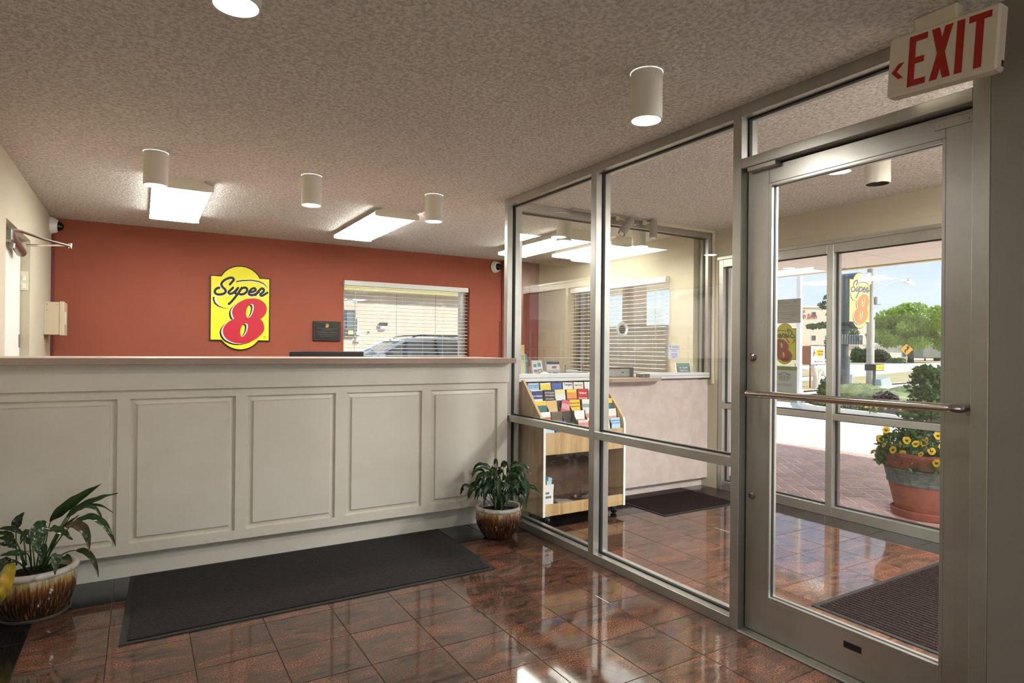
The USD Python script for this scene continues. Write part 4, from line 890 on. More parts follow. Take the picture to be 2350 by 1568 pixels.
obj("post", MB().cyl((31.9, 20.9, -.76), (31.9, 20.9, .58), .05).cyl((32.4, 20.9, -.76), (32.4, 20.9, .58), .05), "brown_sign", cb)
st = thing("pruned_trunk", "pale hard-pruned tree trunk in front of the restaurant sign", "tree trunk", (31.1, 20.05, -.72))
tk = MB().tube(smooth_open([(31.05, 20.05, -.8), (31.1, 20.05, -.3), (31.0, 20.05, .1), (30.85, 20.05, .42)], 4), np.linspace(.16, .10, 16), 9).tube(smooth_open([(31.22, 20.0, -.8), (31.2, 20.0, -.2), (31.35, 20, .1), (31.7, 20, .42)], 4), np.linspace(.14, .05, 16), 9).tube(smooth_open([(31.1, 20.1, -.8), (31.15, 20.1, 0), (31.15, 20.1, .47)], 4), np.linspace(.15, .1, 12), 9).cyl((30.95, 20.05, .40), (30.8, 20.05, .52), .17, .13, 10)
obj("trunk", tk, "bark_pale", st)
bs = thing("roadside_board", "small brown tapered board by the road left of the restaurant sign", "sign", (39.9, 27.0, -.7))
obj("board", MB().hull([(39.55, 27.0, .45), (39.95, 27.0, .47), (39.6, 27.0, -.55), (39.88, 27.0, -.55), (39.55, 27.1, .45), (39.95, 27.1, .47), (39.6, 27.1, -.55), (39.88, 27.1, -.55)]), "brown_sign", bs); obj("foot", MB().box(39.6, 39.9, 27.0, 27.1, -.75, -.54), "brown_sign", bs)
dy = thing("warning_sign", "yellow diamond winding road sign below the maple tree", "road sign", (83.6, 41.6, -.12))
c_ = np.array([83.6, 41.6, 1.70]); n_ = np.array([-.89, -.45, 0]); n_ /= np.linalg.norm(n_); u_ = np.cross([0, 0, 1.], n_)
dm = Polygon([(0, .80), (.80, 0), (0, -.80), (-.80, 0)])
obj("border", MB().ext(dm.buffer(.0), .03, c_, u_, (0, 0, 1.), n_), "black_plastic", dy, smooth=False); obj("face", MB().ext(dm.buffer(-.05, join_style=2), .01, c_+n_*.03, u_, (0, 0, 1.), n_), "amber", dy, smooth=False)
arw = LineString([(-.14, -.42), (-.14, -.1), (.14, .05), (.14, .22)]).buffer(.075, cap_style=2).union(Polygon([(-.05, .2), (.33, .2), (.14, .48)]))
obj("winding_arrow", MB().ext(arw, .01, c_+n_*.04, u_, (0, 0, 1.), n_), "black_plastic", dy, smooth=False); obj("post", MB().cyl((83.65, 41.63, -.2), (83.65, 41.63, 1.7), .06), "metal_grey", dy)
# ================================================================ buildings and vehicles far off
U_ = np.array([math.cos(math.radians(-31)), math.sin(math.radians(-31)), 0])
def building(name, label, o, u, length, height, depth, mt, wins, roof_mt=None, band=None):
    t = thing(name, label, "building", o); o = np.array(o, float); u = np.array(u, float); nb = np.cross(u, [0, 0, 1.]); out = -nb if nb@(-o) < 0 else nb
    if (-o)@out < 0: out = -out
    def slab(a0, a1, z0, z1, d0, d1, b=0): m = MB().box(a0, a1, d0, d1, z0, z1, b); R = np.eye(4); R[:3, 0], R[:3, 1], R[:3, 3] = u, -out, o; return m.xf(R)
    obj("wall", slab(0, length, -1.0, height, 0, depth), mt, t, smooth=False)
    if roof_mt: obj("roof", slab(-.4, length+.4, height, height+.35, -.4, depth), roof_mt, t, smooth=False)
    for (a, b, c, d) in wins: w = obj("window", slab(a, b, c, d, -.05, .05), "white_plastic", t, smooth=False); obj("pane", slab(a+.06, b-.06, c+.06, d-.06, -.07, .0), "window_dark", w, smooth=False)
    return t, slab, out
hz = [(6.2, 7.0, z, z+.95) for z in (3.2, 5.3, 7.4)]+[(1.2, 2.0, z, z+.95) for z in (3.2, 5.3, 7.4)]+[(11.5, 12.3, z, z+.95) for z in (3.2, 5.3, 7.4)]+[(2.9, 3.9, .3, 2.0)]
hotel, hs, ho = building("hotel_building", "tall cream hotel with red lettering in the far left distance", (97.2, 70.2, .1), U_, 16, 9.1, 14, "stucco_cream", hz)
obj("parapet", hs(-.2, 16.2, 9.1, 9.35, -.15, 14), "stucco_white", hotel); obj("entrance_roof", hs(6.0, 13, 1.5, 2.4, -3.0, 0), plain((166, 158, 146)), hotel)
oo = np.array([97.2, 70.2, .1])+ho*.06; rdirn = U_ if np.dot(np.cross(U_, [0, 0, 1.]), ho) > 0 else -U_
hl = MB().text("Garden Inn", .78, oo+U_*4.3+np.array([0, 0, 7.15]), rdirn, (0, 0, 1.), ho, depth=.03, bold=True).text("Hilton", .55, oo+U_*4.0+np.array([0, 0, 8.15]), rdirn, (0, 0, 1.), ho, depth=.03, bold=True)
obj("lettering", hl, plain((184, 72, 66)), hotel, smooth=False)
building("white_building", "long low white building behind the maple trunk", (100.5, 53.5, .0), U_, 19, 2.25, 5, "stucco_white", [(3, 4.2, .6, 1.6), (9, 10.2, .6, 1.6)], "stucco_white")
tl = thing("semi_trailer", "grey box trailer parked at the right behind the maple", "trailer", (94, 42.5, .0))
R_ = np.eye(4); R_[:3, 0] = U_; R_[:3, 1] = np.cross([0, 0, 1.], U_); R_[:3, 3] = (100.2, 47.6, .05)
def tb(m): return m.xf(R_)
obj("trailer_box", tb(MB().box(0, 9, -.1, 2.3, .55, 2.25, .02)), "trailer_grey", tl); obj("rail", tb(MB().box(.0, 9, -.12, 2.3, .45, .56).box(.4, .55, .1, .25, .1, .5)), "dark_grey", tl)
for a in (2.2, 3.2): obj("wheel", tb(MB().cyl((a, -.05, .38), (a, .25, .38), .42, n=20)), "tyre", tl)
# the motel wing across the car park, mirrored in the service window
mw, ms, mo_ = building("motel_wing", "two storey motel wing with a pale blue roof across the car park", (34, -62, -.9), (1, 0, 0), 70, 4.9, 9, "stucco_cream",
    [(a, a+1.5, z, z+1.35) for a in np.arange(2, 68, 5.0) for z in (.9, 3.2)])
for k, (a, b) in enumerate([(-1, 71)]): obj("roof", ms(a, b, 4.9, 6.1, -1.6, 9.5), "roof_blue", mw, smooth=False)
obj("walkway", ms(0, 70, 2.35, 2.55, -1.5, 0), plain((150, 160, 176)), mw, smooth=False)
for a in np.arange(0, 70.1, 5.0): obj("column", ms(a-.15, a+.15, -.6, 4.9, -1.5, -1.2), "stucco_white", mw, smooth=False)
rl = MB()
for a in np.arange(0, 70, .5): rl.add(ms(a, a+.04, 2.55, 3.4, -1.46, -1.42))
obj("railing", rl.add(ms(0, 70, 3.36, 3.42, -1.48, -1.4)), plain((170, 178, 190)), mw, smooth=False)
for k, (a, z) in enumerate([(a, z) for a in np.arange(.6, 66, 5.0) for z in (.05, 2.5)]): obj("room_door", ms(a, a+.95, z, z+2.0, -.04, .02), plain((112, 132, 160)), mw, smooth=False)
blob_tree("background_tree", "dark tree mirrored in the service window behind the blue roof", (70, -85, -.6), scatter_blobs((70, -85, 5.5), (4, 4, 2.6), 14, 1.6, 2.4, 77), .5, 260, "leaf_dark", 500, .3, (70, -85, 5))
blob_tree("background_tree", "dark tree mirrored in the glass above the far roof end", (46, -84, -.6), scatter_blobs((46, -84, 5), (3.5, 3.5, 2.2), 12, 1.5, 2.2, 78), .5, 260, "leaf_dark", 540, .3, (46, -84, 4.5))
# ================================================================ cars
def make_car(name, label, loc, rotz, paint):
    """A sport utility car; length along x, nose towards -x, before rotz is applied."""
    t = thing(name, label, "car", loc, rotz)
    low = [(-2.3, .35), (-2.32, .62), (-2.2, .86), (-1.35, 1.02), (-1.0, 1.05), (2.12, 1.06), (2.2, .9), (2.24, .45), (2.1, .32), (-2.15, .30)]
    prof = Polygon(low)
    for wx in (-1.42, 1.36): prof = prof.difference(Point(wx, .34).buffer(.40, 12))
    m = MB(); W = .88
    m.ext(prof, 2*W, (0, W, 0), (1, 0, 0), (0, 0, 1), (0, -1, 0)); obj("body", m, paint, t, smooth=30, local=True)
    # greenhouse: a solid glass cabin with pillars and roof over it
    def ring(y, zt=0): return None
    base = [(-1.22, 1.0), (-.30, 1.50), (1.62, 1.52), (2.12, 1.02)]
    def cab(off, wb, wt): 
        P = []
        for s in (-1, 1):
            for (x, z) in base: P.append((x, s*(wb if z < 1.1 else wt), z+off))
        return P
    obj("side_glass", MB().hull(cab(-.005, .84, .66)), "car_glass", t, local=True, smooth=False)
    roof = [(-.36, s*.66, 1.475) for s in (-1, 1)]+[(1.66, s*.66, 1.495) for s in (-1, 1)]+[(-.22, s*.60, 1.535) for s in (-1, 1)]+[(1.55, s*.60, 1.555) for s in (-1, 1)]+[(.6, s*.62, 1.57) for s in (-1, 1)]
    obj("roof", MB().hull(roof), paint, t, local=True, smooth=50)
    pl = MB()
    for s in (-1, 1):
        pl.tube([(-1.24, s*.85, 1.02), (-.72, s*.745, 1.30), (-.28, s*.665, 1.505), (.6, s*.655, 1.535), (1.6, s*.655, 1.505), (1.95, s*.745, 1.24), (2.13, s*.85, 1.02)], .035, 8)
        pl.box(-1.22, 2.13, s*.835-.02, s*.835+.02, 1.0, 1.045)
    obj("window_trim", pl, paint, t, local=True)
    pb = MB()
    for s in (-1, 1):
        for x, dx in ((.42, -.03), (1.18, .0), (1.5, .05)): pb.tube([(x, s*.846, 1.02), (x+dx*.5, s*.765, 1.26), (x+dx, s*.672, 1.50)], .030 if x < 1 else .018, 6)
    obj("door_pillar", pb, "car_black", t, local=True)
    rr = MB()
    for s in (-1, 1): rr.tube(smooth_open([(-.12, s*.58, 1.55), (.0, s*.585, 1.60), (.7, s*.59, 1.625), (1.45, s*.585, 1.60), (1.6, s*.58, 1.55)], 4), .017, 8)
    rr.box(1.02, 1.12, -.6, .6, 1.60, 1.62).box(.1, .2, -.6, .6, 1.60, 1.62)
    obj("roof_rail", rr, "dark_grey", t, local=True)
    for wx in (-1.42, 1.36):
        for s in (-1, 1):
            w = obj("wheel", MB().lathe([(.20, -.1), (.33, -.11), (.345, -.07), (.345, .07), (.33, .11), (.20, .1)], (wx, s*.78, .345), 28, (0, 1, 0)), "tyre", t, local=True)
            obj("rim", MB().lathe([(0, .07), (.08, .075), (.20, .098), (.215, .10)], (wx, s*.78, .345), 20, (0, s, 0)), "metal_grey", w, local=True)
    for s in (-1, 1): obj("mirror", MB().hull([(-1.0, s*.86, 1.05), (-.86, s*.86, 1.05), (-1.0, s*1.04, 1.07), (-.88, s*1.04, 1.07), (-.98, s*1.03, 1.2), (-.88, s*1.03, 1.2), (-.95, s*.9, 1.18)]), paint, t, local=True)
    return t
make_car("car", "silver sport utility car with roof rails parked outside the blinds", (5.25, 13.4, -.055+.0), 0, "car_silver")
make_car("car", "red car parked outside, mirrored in the service window", (14.5, -9.5, float(tz(14.5))-.055), 75, "car_red")
# ================================================================ wing across the alley behind the red wall
aw = thing("annex_building", "cream annex wall with olive eaves across the alley behind the office", "building", (6, 17, -.06))
for k in range(9): obj("wall_board", MB().box(-1.0+k*1.22, .212+k*1.22, 17.0, 17.08, -.06, 2.87, .004), "annex_board", aw, smooth=False)
obj("core", MB().box(-1, 10.5, 17.06, 20, -.06, 2.87), "annex_board", aw); obj("eave_soffit", MB().box(-1.5, 10.8, 16.72, 17.2, 2.87, 2.93), "olive_trim", aw); obj("fascia", MB().box(-1.5, 10.8, 16.68, 16.72, 2.83, 3.1), "olive_trim", aw); obj("roof", MB().box(-1.5, 10.8, 16.68, 20.2, 3.1, 3.2), "olive_trim", aw)
me = thing("meter_board", "dark electric meter board with two yellow labels on the annex wall", "meter board", (4.9, 17, 1.58))
obj("board", MB().box(4.55, 5.10, 16.90, 16.995, 1.58, 2.30, .01), plain((70, 76, 80)), me)
for x in (4.66, 4.96): obj("yellow_label", MB().box(x-.07, x+.07, 16.89, 16.90, 1.63, 1.74), plain((236, 206, 128)), me)
obj("glass_door", MB().box(4.60, 4.80, 16.885, 16.90, 1.80, 2.02).box(4.84, 5.03, 16.885, 16.90, 1.80, 2.26), plain((92, 108, 112)), me)
cd = thing("conduit", "white vertical conduit with small boxes beside the meter board", "conduit", (5.16, 17, 1.4))
obj("pipe", MB().cyl((5.17, 16.95, 1.66), (5.17, 16.95, 2.08), .028), "white_plastic", cd)
for z in (1.43, 1.62): obj("junction_box", MB().box(5.12, 5.24, 16.9, 16.995, z, z+.1, .005), "white_plastic", cd)
ho_ = thing("dispenser_box", "dark and white wall dispenser on the annex wall above the car", "wall box", (5.9, 17, 1.83))
obj("housing", MB().box(5.81, 6.02, 16.88, 16.995, 1.90, 2.0, .015), "dark_grey", ho_); obj("tray", MB().box(5.82, 6.01, 16.90, 16.995, 1.80, 1.90, .02), "white_plastic", ho_)
single("door_bell", MB().lathe([(.03, 0), (.03, .03), (0, .05)], (5.49, 16.995, 1.70), 16, (0, -1, 0)), plain((150, 70, 60)), "tiny dark red bell on the annex wall above the car bonnet", "bell")
# ================================================================ brochure rack in the vestibule
RX0, RX1, RYF, RYB = 2.475, 3.243, 3.67, 4.005
rk = thing("brochure_rack", "oak laminate brochure rack on casters below the service window", "brochure rack", (2.86, 3.84, 0))
side = Polygon([(RYF, .065), (RYB, .065), (RYB, 1.035), (RYB-.045, 1.035), (RYF+.012, .745), (RYF, .70)])
for x, s in ((RX0, 1), (RX1-.018, 1)):
    obj("side_panel", MB().ext(side, .018, (x, 0, 0), (0, 1, 0), (0, 0, 1), (1, 0, 0)), "wood_oak", rk, smooth=False)
    obj("edge_band", MB().box(x-.001, x+.019, RYF-.003, RYF, .065, .70).hull([(xx, y, z) for xx in (x-.001, x+.019) for y, z in ((RYF-.003, .70), (RYF, .70), (RYF+.012, .746), (RYF+.009, .748))]), "edge_white", rk)
    obj("edge_strip", MB().hull([(xx, y, z) for xx in (x-.0005, x+.0185) for y, z in ((RYF+.010, .747), (RYF+.012, .745), (RYB-.045, 1.035), (RYB-.048, 1.037))]), "wood_edge", rk)
obj("front_lip", MB().box(RX0+.018, RX1-.018, RYF+.004, RYF+.020, .508, .665, .001), "wood_oak", rk)
obj("base_board", MB().box(RX0+.018, RX1-.018, RYF+.004, RYF+.020, .067, .150, .001), "wood_oak", rk)
obj("bottom_shelf", MB().box(RX0+.018, RX1-.018, RYF+.02, RYB-.006, .105, .122), "rack_brown", rk)
obj("back_panel", MB().box(RX0+.018, RX1-.018, RYB-.006, RYB, .07, 1.03), "rack_brown", rk)
obj("pocket_floor", MB().box(RX0+.018, RX1-.018, RYF+.02, RYB-.006, .53, .545), "rack_brown", rk)
NC, NR = 7, 5; CW = (RX1-RX0-.036)/NC
tier = [(RYF+.030+.052*k, .655+.0775*k) for k in range(NR)]           # front row first
for k in range(1, NC):
    x = RX0+.018+CW*k
    obj("divider", MB().ext(Polygon([(RYF+.022, .545), (RYB-.006, .545), (RYB-.006, 1.02), (RYB-.05, 1.02), (RYF+.022, .70)]), .006, (x-.003, 0, 0), (0, 1, 0), (0, 0, 1), (1, 0, 0)), "rack_dark", rk, smooth=False)
for k in range(1, NR):
    y, z = tier[k]; obj("pocket_step", MB().box(RX0+.018, RX1-.018, y-.016, y-.011, .545, z-.005), "rack_dark", rk)
for x in (RX0+.07, RX1-.07):
    for y in (RYF+.05, RYB-.05):
        c = obj("caster", MB().cyl((x-.012, y, .026), (x+.012, y, .026), .025, n=18), "black_plastic", rk); obj("fork", MB().box(x-.018, x+.018, y-.012, y+.012, .045, .067, .002).box(x-.018, x-.014, y-.01, y+.01, .02, .05).box(x+.014, x+.018, y-.01, y+.01, .02, .05), "steel", c)
obj("price_note", MB().box(2.94, 3.035, RYF+.002, RYF+.004, .555, .652), plain((236, 228, 168)), rk)
# brochures: (row from the top 0.., column, paper, [(z0,z1 fraction, colour)], text, text colour, tint)
BR = [
 (0, 0, (176, 214, 238), [], [("MISSISSIPPI", .78, .011), ("GULF COAST", .64, .011)], (30, 92, 160), "pale blue brochure with dark blue title"),
 (0, 1, (244, 240, 232), [(.55, .92, (240, 214, 60)), (.30, .52, (232, 120, 60)), (0, .28, (60, 50, 48))], [], None, "yellow, orange and white brochure"),
 (0, 2, (44, 62, 120), [(.55, .95, (62, 92, 176))], [], None, "dark blue brochure"),
 (0, 3, (232, 234, 238), [(.0, .35, (120, 110, 110))], [("Tanger", .78, .018)], (40, 40, 44), "white brochure with large black title"),
 (0, 4, (232, 226, 206), [(.0, .22, (196, 168, 140))], [("NATIVE", .72, .013)], (70, 66, 60), "cream brochure with stamped title"),
 (0, 5, (236, 236, 234), [(.1, .3, (206, 210, 214))], [], None, "plain white brochure"),
 (1, 0, (238, 234, 222), [(.52, .95, (36, 36, 120))], [("Fort Gaines", .64, .013)], (240, 240, 240), "cream brochure with navy title band"),
 (1, 1, (40, 40, 40), [], [("BATTLESHIP", .80, .010), ("USS ALABAMA", .66, .010), ("SHIP & MUSEUM", .48, .007)], (226, 226, 226), "black brochure with white capitals"),
 (1, 2, (236, 222, 160), [(.25, .75, (226, 232, 226))], [], None, "cream brochure with pale oval picture"),
 (1, 3, (226, 150, 70), [(.82, .98, (236, 214, 60)), (.15, .5, (206, 92, 70))], [], None, "orange brochure with yellow top edge"),
 (1, 4, (196, 40, 42), [(.0, .3, (230, 190, 150))], [("Original", .72, .014), ("Oyster House", .45, .010)], (244, 240, 236), "red brochure with white script title"),
 (1, 5, (206, 210, 206), [(.5, .9, (110, 140, 120))], [], None, "green and white brochure"),
 (2, 0, (236, 238, 238), [(.76, .98, (244, 200, 60)), (.38, .76, (40, 106, 112))], [], None, "white brochure with yellow and teal bands at the left side"),
 (2, 1, (216, 190, 160), [(.55, .95, (222, 180, 110)), (.1, .4, (230, 226, 222))], [], None, "tan brochure with a sandy picture"),
 (2, 2, (206, 96, 106), [(.5, .8, (226, 160, 160))], [], None, "leaning pink brochure"),
 (2, 3, (244, 198, 60), [(.0, .35, (70, 80, 140))], [("More to See", .78, .011), ("More to Do", .60, .011)], (70, 50, 30), "yellow brochure with dark two line title"),
 (2, 4, (230, 232, 224), [(.55, .75, (150, 170, 160)), (.0, .3, (190, 150, 140))], [], None, "white brochure with a grey green stripe"),
 (2, 6, (236, 238, 238), [(.74, .98, (244, 200, 60)), (.38, .74, (40, 106, 112))], [], None, "white brochure with yellow and teal bands at the right side"),
 (3, 0, (240, 238, 232), [(.48, .72, (206, 84, 50))], [], None, "white brochure with red ribbon band"),
 (3, 1, (130, 108, 70), [(.2, .48, (222, 206, 160)), (.55, .95, (92, 74, 50))], [], None, "brown brochure with tan lettering strip"),
 (3, 3, (238, 238, 234), [(.32, .52, (146, 100, 60))], [], None, "white brochure with a small brown emblem"),
 (3, 4, (232, 230, 228), [(.55, .8, (206, 142, 110)), (.1, .3, (190, 200, 214))], [], None, "white brochure with orange brown band"),
 (3, 5, (236, 214, 208), [], [], None, "plain pale pink brochure"),
 (3, 6, (238, 230, 224), [(.3, .6, (226, 176, 150))], [], None, "white brochure with a peach picture"),
 (4, 0, (190, 216, 236), [(.0, .25, (90, 70, 60))], [], None, "pale blue brochure low at the left with dark figures"),
 (4, 1, (62, 104, 180), [(.6, .9, (100, 140, 206))], [], None, "bright blue brochure in the front row"),
 (4, 3, (228, 206, 202), [(.4, .85, (206, 140, 140))], [], None, "pale pink brochure with rose lettering in the front row"),
 (4, 4, (236, 236, 236), [(.3, .7, (90, 100, 120))], [], None, "white brochure with a blue grey drawing in the front row"),
 (4, 5, (238, 238, 238), [(.0, .2, (210, 214, 220))], [], None, "blank white brochure in the front row"),
 (4, 6, (176, 212, 238), [(.0, .22, (110, 90, 80))], [("MISSISSIPPI", .80, .011), ("GULF COAST", .66, .011)], (30, 92, 160), "pale blue brochure with blue title at the right"),
]
ordn = ["top", "second", "third", "fourth", "front"]
for (row, col, paper, bands, texts, tc, lb) in BR:
    y, z = tier[NR-1-row]; w, h = .094, .140 if row else .112; x = RX0+.018+CW*(col+.5)+rng.uniform(-.004, .004); lean = math.radians(9+rng.uniform(-2, 3)); roll = math.radians(rng.uniform(-2.2, 2.2) if lb != "leaning pink brochure" else -14)
    zb = z-.062 if row < 4 else z-.05
    o = np.array([x, y-.009, zb]); u = np.array([math.cos(roll), 0, math.sin(roll)]); v = np.array([-math.sin(roll), math.sin(lean), math.cos(lean)*math.cos(roll)]); v /= np.linalg.norm(v); n = np.cross(u, v); n /= np.linalg.norm(n)
    t = thing("brochure", lb+", "+ordn[row]+" tier of the rack", "brochure", o, 0, "brochures in the oak rack")
    obj("paper_stack", MB().ext(sbox(-w/2, 0, w/2, h), .004, o, u, v, n), plain(paper), t, smooth=False)
    for (a, b, c) in bands: obj("printed_band", MB().ext(sbox(-w/2+.001, h*a, w/2-.001, h*b), .0003, o, u, v, n, .004), plain(c), t, smooth=False)
    if texts:
        m = MB()
        for s, q, hh in texts:
            tm = meshkit.text_mesh(s, hh, .0004, True); wd = np.ptp(np.asarray(tm.vertices)[:, 0]); m.text(s, hh, o+v*h*q, u, v, n, depth=.0003, k=.0044, bold=True, squeeze=min(1, (w-.008)/wd))
        obj("title", m, plain(tc), t, smooth=False)
# box of leaflets on the bottom shelf
lbx = thing("leaflet_box", "white cardboard box of pastel leaflets on the rack's bottom shelf", "box", (2.58, 3.78, .122))
o = (2.52, 3.72, .123)
obj("box", MB().box(2.50, 2.60, 3.715, 3.718, .123, .285).box(2.50, 2.60, 3.86, 3.863, .123, .285).box(2.50, 2.503, 3.715, 3.863, .123, .285).box(2.597, 2.60, 3.715, 3.863, .123, .25).box(2.50, 2.60, 3.715, 3.863, .122, .125), "paper_white", lbx)
for k, (x, c, zt, y) in enumerate([(2.512, (226, 224, 168), .355, 3.74), (2.536, (206, 190, 210), .37, 3.77), (2.56, (176, 214, 210), .312, 3.735), (2.583, (160, 200, 222), .335, 3.75), (2.524, (196, 196, 190), .40, 3.82)]):
    obj("leaflet", MB().hull([(x-.010, y, .128), (x+.010, y, .128), (x-.010, y+.03, .128), (x+.010, y+.03, .128), (x-.016, y-.012, zt), (x+.02, y-.008, zt-.01), (x-.016, y+.035, zt), (x+.02, y+.035, zt-.012)]), plain(c), lbx)
obj("print_lines", MB().box(2.527, 2.56, 3.7143, 3.715, .215, .232).box(2.518, 2.578, 3.7143, 3.715, .185, .203), plain((120, 118, 114)), lbx)
single("folded_papers", MB().hull([(2.66, 3.75, .1225), (2.80, 3.72, .1225), (2.82, 3.84, .1225), (2.68, 3.86, .1225), (2.67, 3.76, .134), (2.79, 3.74, .138), (2.80, 3.83, .131), (2.69, 3.85, .136)]), plain((150, 146, 140)), "flat grey folded papers lying on the rack's bottom shelf", "papers")
single("plastic_bag", MB().add(mesh_of(np.array(trimesh.creation.icosphere(3, 1).vertices)*[.075, .045, .018]*(1+.3*(meshkit.fbm(np.array(trimesh.creation.icosphere(3, 1).vertices)*2.5)[:, None]-.5))+[2.93, 3.80, .146], trimesh.creation.icosphere(3, 1).faces)), "acrylic", "crumpled clear plastic bag on the rack's bottom shelf", "bag")
# ================================================================ service window shelf and what stands on it
sh = [(3.262, 3.93), (3.30, 3.90), (3.78, 3.90)]+[(3.78+.15*math.sin(a), 4.03-.13*math.cos(a)) for a in np.linspace(0, math.pi/2, 8)]+[(3.93, 4.031), (3.262, 4.031)]
svs = thing("service_shelf", "pinkish laminate pass-through shelf at the service window", "shelf", (3.4, 4.0, 1.005))
obj("front_shelf", MB().ext(Polygon(sh), .028, (0, 0, 1.0065), (1, 0, 0), (0, 1, 0)), "counter_laminate", svs, smooth=False)
obj("inner_counter", MB().box(2.46, 4.44, 4.155, 4.72, 1.0, 1.034, .003).box(2.46, 4.44, 4.032, 4.16, 1.006, 1.034, .0), "counter_laminate", svs)
obj("inner_base", MB().box(2.47, 4.43, 4.22, 4.68, 0, 1.0), "counter_paint", svs)
ZS = 1.034
def slab_thing(name, label, cat, loc, w, h, lean, mt, parts, th=.004, group=None, yaw=0.0):
    """A leaning sheet with printed rectangles and text on its front."""
    t = thing(name, label, cat, loc, 0, group); a = math.radians(lean); u = np.array([math.cos(yaw), math.sin(yaw), 0]); v = np.array([-math.sin(yaw)*math.sin(a), math.cos(yaw)*math.sin(a), math.cos(a)]); n = np.cross(u, v); o = np.array(loc, float)
    if n[1] > 0: n = -n
    obj("sheet", MB().ext(sbox(-w/2, 0, w/2, h), th, o, u, v, -n), mt if isinstance(mt, str) else plain(mt), t, smooth=False)
    for k, p in enumerate(parts):
        if p[0] == "r": obj("printed_patch", MB().ext(sbox(p[1]*w-w/2, p[3]*h, p[2]*w-w/2, p[4]*h), .0003*(1+k*.2), o, u, v, n, .0002), plain(p[5]), t, smooth=False)
        else: obj("print", MB().text(p[1], p[4], o+u*(p[2]-.5)*w+v*p[3]*h, u, v, n, depth=.0003, k=.001, bold=True), plain(p[5]), t, smooth=False)
    return t, o, u, v, n
def holder(label, x, y, w, h, paper, parts, pocket=None):
    t, o, u, v, n = slab_thing("acrylic_holder", label, "display holder", (x, y, ZS+.001), w-.01, h*.86, 14, paper, parts)
    obj("clear_back", MB().ext(sbox(-w/2, -.0, w/2, h), .003, o-n*.006, u, v, -n).ext(sbox(-w/2, 0, w/2, h*.45), .002, o+n*.003, u, v, n).ext(sbox(-w/2, 0, w/2, .004), .05, o+n*.006, u, v, -n), "acrylic", t, smooth=False)
    return t, o, u, v, n
slab_thing("booklet", "tall tan booklet with a coloured top leaning at the left post", "booklet", (2.575, 4.16, ZS+.001), .11, .20, 5, (222, 212, 176), [("r", .1, .95, .76, .93, (160, 176, 160)), ("r", .1, .5, .05, .10, (90, 120, 150))], .012)
slab_thing("booklet", "orange topped leaflet standing behind the tan booklet", "booklet", (2.60, 4.20, ZS+.001), .10, .27, 4, (226, 196, 160), [("r", .05, .95, .84, .97, (224, 190, 110)), ("r", .05, .5, .66, .76, (110, 140, 180))], .006)
slab_thing("booklet", "narrow bright blue leaflet beside the tan booklet", "booklet", (2.655, 4.185, ZS+.001), .055, .195, 6, (110, 176, 214), [("r", .05, .95, .78, .97, (50, 150, 196))], .006, yaw=.5)
t, o, u, v, n = slab_thing("booklet", "empty clear acrylic sleeve between blue leaflet and card holder", "display holder", (2.69, 4.20, ZS+.001), .05, .16, 8, "acrylic", [], .003, yaw=.7)
holder("clear acrylic holder with payment card logos at the left", 2.735, 4.13, .108, .175, (216, 220, 224), [("r", .12, .42, .62, .78, (120, 120, 126)), ("r", .55, .85, .64, .86, (90, 140, 190)), ("r", .52, .92, .28, .52, (120, 100, 150)), ("r", .56, .88, .33, .47, (216, 210, 224)), ("r", .14, .36, .08, .2, (110, 110, 110)), ("r", .12, .46, .38, .48, (100, 110, 150))])
holder("clear acrylic holder with red and grey card logos", 2.885, 4.12, .135, .160, (206, 210, 222), [("r", .0, 1.0, .86, 1.0, (50, 56, 110)), ("r", .38, .72, .60, .74, (150, 90, 84)), ("r", .4, .76, .28, .36, (170, 70, 70)), ("r", .08, .24, .22, .38, (190, 130, 110)), ("r", .38, .8, .08, .16, (150, 150, 190))])
ab = thing("acrylic_box", "wide clear acrylic box with grey and green cards", "display box", (3.09, 4.13, ZS+.001))
obj("clear_box", MB().box(2.96, 3.215, 4.085, 4.088, ZS+.001, ZS+.11).box(2.96, 3.215, 4.18, 4.183, ZS+.001, ZS+.12).box(2.96, 2.963, 4.085, 4.183, ZS+.001, ZS+.11).box(3.212, 3.215, 4.085, 4.183, ZS+.001, ZS+.11).box(2.96, 3.215, 4.085, 4.183, ZS+.001, ZS+.004), "acrylic", ab)
for a, b, z, c in ((2.97, 3.015, .042, (120, 136, 150)), (3.02, 3.10, .066, (222, 226, 230)), (3.11, 3.205, .050, (120, 140, 140))): obj("card_stack", MB().box(a, b, 4.10, 4.16, ZS+.005, ZS+z, .001), plain(c), ab)
tp = thing("tissue", "crumpled white tissue between the card holders", "tissue", (2.785, 4.13, ZS)); s_ = trimesh.creation.icosphere(3, 1.0); p_ = np.array(s_.vertices); p_ = p_*[.045, .035, .032]*(1+.5*(meshkit.fbm(p_*2.2)[:, None]-.5)); p_[:, 2] = np.maximum(p_[:, 2], -.02)
obj("paper", mesh_of(p_+[2.785, 4.13, ZS+.022], s_.faces), plain((226, 218, 202)), tp, smooth=True); obj("base_clip", MB().box(2.765, 2.80, 4.10, 4.125, ZS, ZS+.008, .002), plain((130, 110, 80)), tp)
fn = thing("desk_fan", "small round grey and white desk fan by the partition mullion", "fan", (3.42, 4.22, ZS))
obj("ring", MB().lathe([(.062, -.012), (.078, -.012), (.082, 0), (.078, .012), (.062, .012), (.062, -.012)], (3.42, 4.22, ZS+.135), 36, (.2, -1, .1)), "white_plastic", fn)
obj("grille", MB().lathe([(0, .006), (.062, .004), (.062, -.004), (0, -.006)], (3.42, 4.22, ZS+.135), 36, (.2, -1, .1)), "metal_grey", fn); obj("stand", MB().lathe([(.05, 0), (.05, .012), (.014, .02), (.012, .06)], (3.42, 4.22, ZS), 24), "white_plastic", fn)
